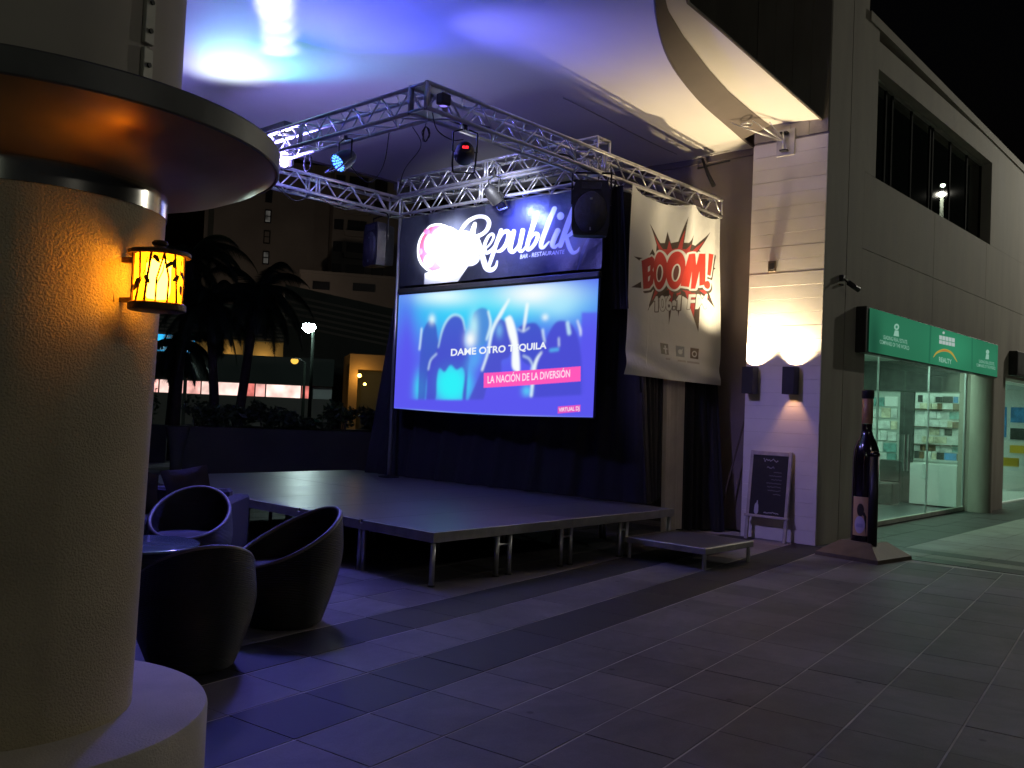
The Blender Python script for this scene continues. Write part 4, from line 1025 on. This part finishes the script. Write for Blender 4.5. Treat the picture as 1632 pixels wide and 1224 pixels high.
spill = bpy.data.lights.new('sign_spill', 'POINT')
bpy.data.lights.remove(spill)

# sconces
def sconce(label, y, up, down, dcol):
    t = thing('wall_sconce', label, 'wall lamp', (5.72, y, 1.945), 0, 'wall lamps on the white pier')
    for a in ((-.08, -.07, -.08, .08), (.07, .08, -.08, .08), (-.07, .07, -.08, -.07), (-.07, .07, .07, .08)):
        MB().box(*a, 0, .36).build('side_panel', 'black_metal', t)
    MB().box(-.07, .07, -.07, .07, .17, .19).build('divider', 'black_metal', t)
    MB().box(.08, .112, -.04, .04, .10, .26).build('wall_mount', 'black_metal', t)
    lm = emis('sconce_led', (1, .82, .52), 25); MB().lathe([(.05, .20), (.045, .215), (0, .22)], 16).build('lamp', lm, t)
    spot('sconce_up', (5.755, y, 1.945 + .34), (5.86, y - .3, 6), up, (1, .77, .45), 118, .9, .03)
    if down:
        MB().lathe([(.05, .16), (.045, .145), (0, .14)], 16).build('lamp', emis('sconce_led_down', dcol, 3), t)
        spot('sconce_down', (5.72, y, 1.945 + .12), (5.78, y, 0), down, dcol, 75, .7, .03)
sconce('wall lamp with the brighter upward glow, next to the recessed wall', -.005, 540, 0, (1, .55, .25))
sconce('wall lamp casting an orange glow downward above the chalkboard', -.585, 250, 14, (1, .50, .22))
sp = thing('wall_box', 'small dark square box high on the white pier', 'junction box', (5.82, -.225, 3.60))
MB().box(-.02, .014, -.055, .055, 0, .145, .004).build('cover', 'wood_base', sp); MB().box(-.026, -.0205, -.035, .035, .03, .115, .002).build('lid', 'black_plastic', sp)
cc = thing('security_camera', 'small security camera on the grey facade near the pier corner', 'camera', (6.36, -.95, 3.44))
MB().lathe([(.04, -.0), (.04, .02)], 12).build('mount', 'black_plastic', cc)
MB().box(-.035, .035, -.05, .012, .06, .14, .006).build('base_plate', 'black_plastic', cc); MB().tube([(0, -.04, .09), (.0, -.10, .03), (.02, -.16, .0)], .012, 6).build('arm', 'black_plastic', cc)
MB().tube([(-.05, -.13, .02), (.14, -.19, -.05)], .036, 12).build('body', 'black_plastic', cc, True)

# old cable/arm on the recessed wall
ar = thing('wall_spotlight', 'dark unlit lamp arm on the recessed wall above the banner', 'wall lamp', (6.35, 1.05, 5.3))
MB().tube([(0, .25, .06), (-.1, .05, .04), (-.12, -.35, .06)], .014, 6).build('arm', 'black_metal', ar); MB().tube([(-.1, .12, .16), (-.12, 0, -.1), (-.12, -.10, -.28)], [.02, .03, .035], 8).build('lamp_head', 'black_metal', ar)
pp = thing('leaning_pole', 'thin reddish pole leaning on the recessed wall behind the sconces', 'pole', (6.0, .35, 0))
MB().tube([(0, .25, 0), (.28, -.17, 2.25)], .014, 6).build('shaft', 'wood_base', pp); MB().lathe([(.018, 0), (.018, .03)], 8, (0, .25)).build('tip', 'black_plastic', pp)

# chalkboard easel
ck = thing('chalkboard_easel', 'whitewashed chalkboard easel leaning against the white pier', 'chalkboard', (5.66, -.62, 0))
ck.rotation_euler = (0, R(6), 0)
for a, b, c, d in ((0, .045, .0, 1.19), (.545, .59, .0, 1.19)): MB().box(-.015, .02, a, b, c, d, .004).build('post', 'wood_frame', ck)
MB().box(-.017, .018, .046, .544, 1.13, 1.185, .004).build('rail', 'wood_frame', ck); MB().box(-.03, .03, -.02, .61, .30, .335, .004).build('ledge', 'wood_frame', ck)
cv = Canvas(90, 140, (.016, .016, .02))
rr = random.Random(2)
def scrib(x0, x1, y, hgt, al):
    pts = []; x = x0
    while x < x1: pts.append((x, y + rr.uniform(-hgt, hgt))); x += .018
    cv.stroke(pts, .005, (.55, .55, .62), al)
scrib(.30, .72, .92, .022, .7); scrib(.42, .62, .80, .016, .5)
for k in range(7): scrib(.55 + rr.uniform(-.2, .1), .85, .72 - k * .06, .008, .22)
scrib(.42, .85, .05, .012, .8)
cv.stroke([(.20, .06), (.20, .14), (.215, .17), (.215, .22)], [.06, .055, .02, .016], (.5, .5, .6), .75)
print_mesh('slate', cv, lambda u, v: (-.012 + 0 * u, .545 - .50 * u + 0 * v, .335 + .795 * v), printed('chalk_print', .8), ck)
MB().box(-.010, .0, .046, .544, .336, 1.129).build('backing', 'board', ck)

# giant bottle
bo = thing('giant_bottle', 'giant dark wine bottle display standing on a stepped wooden base', 'bottle display', (5.46, -1.70, 0), R(-8))
bp_ = [(.0, .17), (.145, .17), (.150, .20), (.152, 1.18), (.145, 1.28), (.115, 1.38), (.075, 1.46), (.062, 1.52), (.060, 1.60)]
o = MB().lathe(bp_, 40).build('glass_body', 'bottle', bo); auto_smooth(o, 40)
o = MB().lathe([(.0605, 1.601), (.064, 1.61), (.064, 1.90), (.060, 1.905)], 32).build('foil', 'bottle_foil', bo); auto_smooth(o, 40)
o = MB().lathe([(.066, 1.905), (.072, 1.915), (.072, 2.0), (.062, 2.01), (0, 2.012)], 32).build('cap', 'black_plastic', bo); auto_smooth(o, 40)
cv = Canvas(60, 60, (.55, .36, .17))
cv.ell((.52, .66), .20, .17, (.02, .015, .01)); cv.poly([(.2, .0), (.32, .5), (.45, .55), (.3, .62), (.18, .5)], (.02, .015, .01)); cv.ell((.55, .28), .30, .22, (.50, .45, .62)); cv.stroke([(.4, .26), (.7, .26)], .05, (.3, .28, .5), .8, False)
a0 = math.atan2(CAM.y + 1.70, CAM.x - 5.46) - R(-8)
def labf(u, v):
    a = a0 - .95 + 1.15 * u; a = a0 - .95 + 1.35 * (1 - u)
    return .1545 * np.cos(a) + 0 * v, .1545 * np.sin(a) + 0 * v, 0.27 + .46 * v
print_mesh('label', cv, labf, printed('label_print', .6), bo)
for (r0, z0, z1, r1) in ((.40, 0, .045, .395),): MB().add([(sx * r0, sy * r0, z0) for sx, sy in ((-1, -1), (1, -1), (1, 1), (-1, 1))] + [(sx * r1, sy * r1, z1) for sx, sy in ((-1, -1), (1, -1), (1, 1), (-1, 1))] + [(sx * .19, sy * .19, .20) for sx, sy in ((-1, -1), (1, -1), (1, 1), (-1, 1))],
    [(3, 2, 1, 0)] + [(a + k, a + (k + 1) % 4, a + 4 + (k + 1) % 4, a + 4 + k) for a in (0, 4) for k in range(4)] + [(8, 9, 10, 11)]).build('base', 'wood_base', bo)
st = thing('queue_post', 'slim black post standing against the giant bottle', 'post', (5.30, -1.86, .0))
MB().tube([(0, 0, .135), (0, 0, 1.22)], .055, 12).build('shaft', 'black_metal', st, True)
o = MB().lathe([(.056, 1.22), (.062, 1.24), (.05, 1.275), (0, 1.29)], 14).build('knob', 'bottle', st, True)
MB().lathe([(.11, 0.0), (.11, .11), (.06, .135)], 16).build('foot', 'black_metal', st)

# ================================================================== SEATING
def tub_chair(label, loc, rz, sc_=1.0):
    """round rattan tub chair; the open front faces local -y"""
    t = thing('tub_chair', label, 'chair', loc, rz, 'rattan tub chairs around the low table'); t.scale = (sc_,) * 3
    n = 56
    def rim(a): return .565 + .185 * math.sin(a) + .02 * math.sin(a) ** 2     # high at the back (+y)
    def rad(v, a): return (.255 + .115 * math.sin(min(1, v * 1.25) * PI / 2) - .028 * max(0, v - .65) / .35)
    def fn(u, v):
        a = 2 * PI * u; z = .02 + (rim(a) - .02) * v; r = rad(v, a); return (r * math.cos(a), r * 1.02 * math.sin(a) + .03 * v * math.sin(a), z)
    MB().grid(fn, n, 14).build('outer_shell', 'rattan', t, True)
    def fi(u, v):
        a = 2 * PI * u; z = .36 + (rim(a) - .36) * v; r = rad((z - .02) / (rim(a) - .02), a) - .035; return (r * math.cos(a), r * 1.02 * math.sin(a) + .03 * v * math.sin(a), z)
    MB().grid(fi, n, 8).build('inner_shell', 'rattan', t, True)
    def top(a): 
        r = rad(1, a) - .0175; return Vector((r * math.cos(a), r * 1.02 * math.sin(a) + .03 * math.sin(a), rim(a)))
    MB().tube([top(2 * PI * k / n) for k in range(n + 1)], .019, 8, False).build('rim', 'rattan_rim', t, True)
    o = MB().lathe([(.0, .30), (.29, .30), (.315, .33), (.315, .375), (.29, .40), (.0, .412)], 32).build('seat_cushion', 'cushion', t); auto_smooth(o, 45)
    MB().lathe([(0, .0), (.235, 0), (.245, .02), (.255, .035)], 24).build('foot_ring', 'black_plastic', t)
    return t
tub_chair('dark rattan tub chair with its back to us, beside the column', (-2.70, -.83, 0), R(167), .97)
tub_chair('dark rattan tub chair turned sideways in front of the stage', (-1.70, -.28, 0), R(-98), 1.04)
tub_chair('dark rattan tub chair facing us across the low table', (-1.50, 1.50, 0), R(-42), 1.0)
tb = thing('low_round_table', 'low round glass-topped table half hidden by the column', 'table', (-2.36, .60, 0))
o = MB().lathe([(0, .485), (.40, .485), (.41, .49), (.41, .503), (.40, .508), (0, .508)], 48).build('table_top', 'tabletop', tb); auto_smooth(o, 30)
o = MB().lathe([(.34, .478), (.30, .40), (.22, .25), (.25, .05), (.27, 0), (0, 0)], 36).build('pedestal', 'rattan', tb); auto_smooth(o, 40)
so = thing('lounge_sofa', 'dark lounge sofa behind the tub chairs beside the stage', 'sofa', (-.68, 2.05, 0), R(136))
# local x runs along the sofa away from its near end
MB().box(0, .16, -.40, .42, .06, .62, .02).build('arm', 'sofa', so); MB().box(1.74, 1.90, -.40, .42, .06, .62, .02).build('arm', 'sofa', so)
MB().box(.165, 1.735, -.38, .40, .06, .30, .02).build('base', 'sofa', so)
MB().box(.165, 1.735, -.39, -.20, .305, .68, .03).build('backrest', 'sofa', so)
for k in range(2): MB().box(.17 + k * .785, .945 + k * .785, -.19, .40, .305, .43, .04).build('seat_cushion', 'sofa', so)
for x in (.08, 1.82):
    for y in (-.34, .36): MB().box(x - .03, x + .03, y - .03, y + .03, 0, .058).build('foot', 'black_plastic', so)
def pillow(label, loc, rot):
    def fn(u, v):
        x = (u - .5) * 2; y = (v - .5) * 2; return x, y, (1 - x ** 4) * (1 - y ** 4)
    mb = MB()
    for s in (1, -1): mb.grid(lambda u, v: (.23 * fn(u, v)[0] * (1 - .08 * (1 - abs(fn(u, v)[1]))), .23 * fn(u, v)[1] * (1 - .08 * (1 - abs(fn(u, v)[0]))), s * .075 * fn(u, v)[2]), 12, 12)
    o = mb.build('throw_pillow', 'pillow', None, True, label=label, cat='pillow', group='throw pillows on the sofa', loc=loc); o.rotation_euler = rot
pillow('throw pillow standing at the near end of the lounge sofa', (-.98, 2.52, .68), (R(70), R(10), R(136)))
pillow('throw pillow leaning further along the lounge sofa', (-1.32, 2.86, .67), (R(66), R(-14), R(120)))
pillow('throw pillow at the far end of the lounge sofa near the column', (-1.72, 3.22, .66), (R(70), R(8), R(140)))

# ================================================================== STREET SIDE BEHIND THE STAGE
def bthing(name, label, cat, l, d, group=None, rz=0): return thing(name, label, cat, bgp(l, d, -.03), BGROT + rz, group)
pl_ = bthing('planter', 'long low dark concrete planter wall along the edge of the plaza', 'planter', -1.75, 19.6)
MB().box(0, 9.5, 0, .18, 0, 1.0, .01).build('front_wall', 'planter', pl_); MB().box(0, 9.5, 1.5, 1.68, 0, 1.0, .01).build('rear_wall', 'planter', pl_)
MB().box(0, .18, .181, 1.499, 0, .998).build('end_wall', 'planter', pl_); MB().box(.181, 9.5, .181, 1.499, .6, .93).build('soil', 'bark', pl_)
p3 = bthing('planter', 'lower planter wall next to the column, in front of the billboard', 'planter', -6.2, 22.6)
MB().box(0, 3.9, 0, .2, 0, .92, .01).build('front_wall', 'planter', p3); MB().box(0, 3.9, .201, 1.3, .5, .85).build('soil', 'bark', p3)
pt = bthing('tall_pot', 'tall dark pot standing before the planter wall', 'pot', -1.72, 18.9)
o = MB().lathe([(0, 0), (.11, 0), (.12, .35), (.14, .55), (.24, 1.0), (.235, 1.02), (.20, 1.0), (0, .98)], 20).build('body', 'planter', pt, True)

def leaf_cloud(mb, c, rx, ry, rz, n, size, rr):
    for _ in range(n):
        while True:
            p = Vector((rr.uniform(-1, 1), rr.uniform(-1, 1), rr.uniform(-1, 1)))
            if .25 < p.length < 1: break
        q = Vector((c[0] + p.x * rx, c[1] + p.y * ry, c[2] + p.z * rz))
        a = Vector((rr.gauss(0, 1), rr.gauss(0, 1), rr.gauss(0, .7))).normalized(); b = a.cross(Vector((rr.gauss(0, 1), rr.gauss(0, 1), rr.gauss(0, 1)))).normalized()
        s = size * rr.uniform(.6, 1.4)
        mb.add([q - a * s, q + b * s * .38, q + a * s, q - b * s * .38], [(0, 1, 2, 3)])
def shrub(label, l, d, z, w, h, seed, n=520, size=.075):
    rr = random.Random(seed)
    t = bthing('shrub', label, 'shrub', l, d, 'shrubs in the planters')
    mb = MB()
    for k in range(7):
        leaf_cloud(mb, (rr.uniform(-w, w) * .6, rr.uniform(-.3, .3), z + h * rr.uniform(.3, .75)), w * rr.uniform(.3, .5), .3, h * rr.uniform(.25, .45), n // 7, size, rr)
    mb.build('foliage', 'leaf', t)
    st = MB()
    for k in range(6):
        x = rr.uniform(-w, w) * .5; st.tube([(x * .5, 0, z - .1), (x, rr.uniform(-.2, .2), z + h * .7)], .014, 5)
    st.build('stems', 'bark', t)
for i, (lab, l, d, z, w, h) in enumerate((
        ('leafy shrub behind the tall pot, under the lit billboard', -1.35, 20.4, .95, .55, .62),
        ('low shrub between the two palm trunks', -.72, 20.4, .95, .5, .5),
        ('rounded shrub in front of the pink shop windows', -.02, 20.5, .95, .55, .55),
        ('flat shrub just before the white street lamp', .72, 20.4, .95, .5, .42),
        ('darker shrub beyond the street lamp pole', 1.55, 20.5, .95, .55, .7),
        ('shrub at the planter end half hidden by the black drape', 2.4, 20.5, .95, .6, .6),
        ('bushy shrub beside the column in the lower planter', -3.3, 23.2, .85, .8, 1.2),
        ('tall shrub close to the column edge in the lower planter', -4.4, 23.4, .85, .7, 1.6))):
    shrub(lab, l, d, z, w, h, 40 + i)

def palm(label, l, d, zb, top, lean, seed, nf=22, fl=1.9, groupn='palm trees behind the planter'):
    rr = random.Random(seed)
    t = bthing('palm_tree', label, 'palm tree', l, d, groupn)
    tx, tz = lean, top
    MB().tube([(0, 0, zb), (tx * .3, 0, zb + (tz - zb) * .35), (tx * .65, .05, zb + (tz - zb) * .7), (tx, .1, tz)], [.15, .12, .11, .10], 10).build('trunk', 'bark', t, True)
    mb = MB()
    for k in range(nf):
        az = 2 * PI * k / nf * 2.39 + rr.uniform(-.2, .2); el = rr.uniform(-.7, 1.1); L = fl * rr.uniform(.8, 1.15)
        pos = Vector((tx, .1, tz + .05)); dr = Vector((math.cos(az) * math.cos(el), math.sin(az) * math.cos(el), math.sin(el)))
        pts = [pos.copy()]
        for s in range(12):
            dr = (dr + Vector((0, 0, -.13 - .012 * s))).normalized(); pos = pos + dr * (L / 12); pts.append(pos.copy())
        mb.tube(pts, [.016] * 6 + [.008] * 7, 4, False)
        for s in range(1, 13):
            for q in range(3):
                p = pts[s - 1].lerp(pts[s], q / 3); f = (s + q / 3) / 13; fwd = (pts[s] - pts[s - 1]).normalized(); side = fwd.cross(Vector((0, 0, 1)))
                if side.length < .05: side = Vector((1, 0, 0))
                side.normalize()
                for sg in (-1, 1):
                    ln = .55 * math.sin(PI * min(1, .18 + f * .85)) * rr.uniform(.8, 1.2)
                    tip = p + (side * sg * .75 + fwd * .55 + Vector((0, 0, -.55))).normalized() * ln
                    wv = fwd * .034
                    mb.add([p - wv, p + wv, tip], [(0, 1, 2)])
    mb.build('crown', 'palm_leaf', t)
palm('palm with a straight trunk behind the tall pot', -1.17, 23, .0, 3.9, -.35, 1)
palm('palm with a trunk leaning towards the street lamp', -.80, 23.3, .0, 4.35, .42, 2)
palm('young palm in front of the blue billboard', -2.5, 25, .0, 3.0, .1, 3, 16, 1.5)
palm('tall dark palm nearest the column', -2.3, 24, .0, 5.2, .2, 6, 22, 2.1)

# street lamps
def street_lamp(label, pos, hgt, bulb, arm, bs=1.0):
    t = thing('street_lamp', label, 'street lamp', pos, BGROT, 'street lamps')
    MB().tube([(0, 0, 0), (0, 0, hgt * .5), (0, 0, hgt)], [.08, .06, .05], 10).build('post', 'mullion', t, True)
    MB().tube([(0, 0, hgt - .02), (arm * .5, 0, hgt + .12), (arm, 0, hgt + .14)], .03, 6).build('arm', 'frame_dark', t, True)
    o = MB().lathe([(0, .07), (.12, .05), (.20, 0), (.21, -.02)], 16).build('shade', 'frame_dark', t, True); o.location = (arm, 0, hgt + .12); o.scale = (bs,) * 3
    o = MB().lathe([(.19, -.02), (.235, -.10), (.235, -.18), (.17, -.28), (.08, -.33), (0, -.34)], 16).build('bulb', bulb, t, True); o.location = (arm, 0, hgt + .12); o.scale = (bs,) * 3
    return t
M['cyan_bulb'] = emis('cyan_white_bulb', (.72, 1, .95), 170)
M['amber_bulb'] = emis('amber_bulb', (1, .55, .08), 1.3)
street_lamp('street lamp with a glaring white-green bulb behind the planter', bgp(1.45, 34, -.03), 4.36, 'cyan_bulb', -.16)
street_lamp('small amber dish lamp left of the glaring street lamp', bgp(1.28, 36, -.03), 3.12, 'amber_bulb', -.4, .62)
M['far_bulb'] = emis('greenish_bulb', (.85, 1, .75), 22)
street_lamp('street lamp on the walkway, mirrored in the upper window', (23.25, -4.45, 0), 8.85, 'far_bulb', -.05, .3)
point('walkway_lamp_glow', (23.2, -4.45, 8.65), 2100, (1, .96, .80), .07)

for lab, pos in (('street lamp behind the seating, seen only mirrored in the steel band', (-10.5, -8.0, 0)), ('street lamp by the walkway edge, seen only mirrored in the steel band', (-.5, -15.0, 0))):
    hh = 4.6 if pos[0] < -5 else 7.8
    street_lamp(lab, pos, hh, 'far_bulb', -.05); point('plaza_lamp_glow', (pos[0], pos[1], hh - .35), 13 if hh < 5 else 300, (1, .93, .80), .15)
for l_, d_ in ((-4, 66), (6, 64)): point('tower_fill', bgp(l_, d_, 6), 900, (1, .78, .6), .3)  # added point lights without lamps, brightening the far towers
# shops across the street
def lit_strip():
    t = bthing('street_shop', 'low shop with a row of glowing pink-white windows across the street', 'shop', -7.2, 45)
    MB().box(0, 10.2, .4, 5, 0, 1.72).build('lower_wall', 'concrete_far', t); MB().box(0, 10.2, 0, 5, 2.36, 3.7).build('awning', 'concrete_dark', t)
    MB().box(0, 10.2, .8, 5, 1.73, 2.35).build('room', 'shop_white', t)
    warm = [emis('pink_window', (1, .50, .44), 1.2, .45, 1.6), emis('rose_window', (1, .26, .22), .75, .5, 1.8), emis('white_window', (1, .68, .60), 1.4, .4, 1.3)]
    xs = [0, 1.0, 2.1, 3.0, 4.0, 4.75, 5.9, 6.5, 7.0, 8.7, 9.25]; kinds = [1, 0, 2, 0, 2, 2, 1, 0, 2, 1]
    for k in range(len(xs) - 1):
        MB().box(xs[k] + .03, xs[k + 1] - .03, .70, .78, 1.74, 2.34).build('window', warm[kinds[k]], t)
    for x in xs: MB().box(x - .03, x + .03, .66, .80, 1.722, 2.358).build('mullion', 'frame_dark', t)
lit_strip()
gb = bthing('parking_garage', 'dark parking garage with louvres and a lit ochre band', 'building', -8, 50)
MB().box(0, 8.6, 0, 12, 4.72, 6.6).build('upper_wall', 'concrete_dark', gb); MB().box(0, 8.6, 1, 12, 0, 3.6).build('lower_wall', 'concrete_dark', gb)
MB().box(0, 8.6, .9, 12, 3.601, 4.719).build('lit_band', 'beige', gb)
for k in range(9): MB().box(0, 8.58, -.16, -.001, 4.8 + k * .2, 4.9 + k * .2).build('louvre', 'concrete_far', gb)
for x in (1.4, 4.0, 6.6): MB().box(x - .1, x + .1, .5, .898, 3.602, 4.718).build('post', 'concrete_dark', gb)
for x in (1, 3.2, 5.6, 7.6):
    q = bgp(-8 + x, 50.3, 3.75); point('garage_band_glow', q, 16, (1, .66, .25), .1)
bb = bthing('led_billboard', 'bright blue billboard screen with white lettering behind the palms', 'billboard', -5.6, 42)
MB().box(0, 2.32, .02, .3, 3.50, 4.30).build('cabinet', 'frame_dark', bb)
for x in (.4, 1.9): MB().box(x, x + .15, .1, .25, 0, 3.5).build('post', 'frame_dark', bb)
cv = Canvas(150, 56, (.03, .42, .95)); cv.soft((.55, .4), .3, .5, (.05, .62, 1), .9); rr = random.Random(8)
for row, (y, h_) in enumerate(((.82, .13), (.62, .11), (.22, .09), (.08, .09))):
    x = .45 if row < 2 else .06
    while x < (.96 if row < 2 else .9):
        wd = rr.uniform(.02, .05); cv.poly([(x, y), (x + wd, y), (x + wd, y + h_ * rr.uniform(.6, 1)), (x, y + h_)], (.85, .95, 1), .9); x += wd + .014
print_mesh('screen', cv, lambda u, v: (.03 + 2.26 * u + 0 * v, 0 * u, 3.53 + .74 * v), printed('billboard_picture', emit=1.3), bb)

# apartment towers
tw = bthing('apartment_tower', 'plain dark apartment tower with a column of three dimly lit windows', 'building', -6.4, 85)
MB().box(0, 11.0, 0, 14, 0, 23.5).build('wall', 'concrete_far', tw)
M['dim_window'] = emis('dim_window', (.42, .40, .36), .12, .7, 1.3)
for k, z in enumerate((18.3, 16.4, 14.5)):
    f = MB().box(5.18, 5.78, -.09, -.001, z - .62, z + .62).build('window', 'win_dark', tw)
    for a, b in ((-.5, -.03), (.06, .5)): MB().box(5.28, 5.68, -.12, -.091, z + a, z + b).build('pane', 'dim_window' if k != 1 else 'concrete_far', f)
for z in (20.2, 12.6):
    f = MB().box(5.18, 5.78, -.09, -.001, z - .62, z + .62).build('window', 'win_dark', tw)
MB().box(.35, .8, -.35, -.001, 0, 23.5).build('downpipe_shaft', 'concrete_dark', tw)
t2 = bthing('balcony_block', 'dark apartment block with stacked balconies right of the plain tower', 'building', 4.65, 80)
MB().box(0, 7.5, 0, 12, 0, 23).build('wall', 'concrete_far', t2)
for k in range(5):
    z = 12.3 + k * 1.95
    for x0, x1 in ((.1, .9), (1.25, 2.9)):
        b = MB().box(x0, x1, -.06, -.001, z + .55, z + 1.45).build('opening', 'win_dark', t2)
    MB().box(1.0, 3.1, -.55, -.061, z, z + .5, .02).build('balcony', 'concrete_far', t2)
    MB().box(3.5, 4.6, -.06, -.001, z + .3, z + 1.4).build('opening', 'win_dark', t2)
t3 = bthing('low_block', 'low flat-roofed block with two dark ribbon windows before the towers', 'building', 2.0, 75)
MB().box(0, 9, 0, 5, 0, 12.0).build('wall', 'concrete_far', t3)
for x0, x1, z0, z1 in ((.95, 2.3, 10.75, 11.4), (4.2, 6.0, 10.85, 11.5)):
    MB().box(x0, x1, -.06, -.001, z0, z1).build('window', 'win_dark', t3)
MB().box(-.1, 9, -.2, 5, 12.001, 12.25).build('roof_edge', 'concrete_far', t3)
t4 = bthing('slope_roof', 'dark sloping car-park ramp roof below the low block', 'building', .6, 56)
MB().add([(0, 0, 0), (9, 0, 0), (9, 0, 7.2), (0, 0, 8.6), (0, 10, 0), (9, 10, 0), (9, 10, 7.2), (0, 10, 8.6)], [(0, 1, 2, 3), (5, 4, 7, 6), (4, 0, 3, 7), (1, 5, 6, 2), (3, 2, 6, 7)]).build('wall', 'concrete_dark', t4)
for k in range(6): MB().add([(0, -.1, 7.9 - k * .35), (8.9, -.1, 6.6 - k * .35), (8.9, -.02, 6.75 - k * .35), (0, -.02, 8.05 - k * .35)], [(0, 1, 2, 3)]).build('louvre', 'concrete_far', t4)
oc = bthing('ochre_house', 'ochre lit house corner with two small orange lamps beyond the planter', 'building', 4.0, 48)
MB().box(0, .45, 0, 4, 0, 3.4).build('pillar', 'orange_wall', oc); MB().box(0, 3.5, 0, 4, 3.401, 4.2).build('lintel', 'orange_wall', oc); MB().box(.451, 3.5, 1.5, 4, 0, 3.4).build('wall', 'concrete_dark', oc)
for k, (x, z, s) in enumerate(((.52, 3.06, .11), (.82, 2.62, .08))):
    MB().tube([(x, 0.02, z + .14), (x, -.12, z + .16), (x, -.2, z + .08)], .02, 6).build('lamp_arm', 'frame_dark', oc)
    o = MB().lathe([(0, -s), (s * .8, -s * .6), (s, 0), (s * .7, s * .7), (0, s)], 12).build('lamp', emis('orange_bulb', (1, .55, .10), 12), oc, True); o.location = (x, -.2, z)
point('ochre_house_glow', bgp(4.55, 47.5, 2.95), 60, (1, .55, .12), .6)
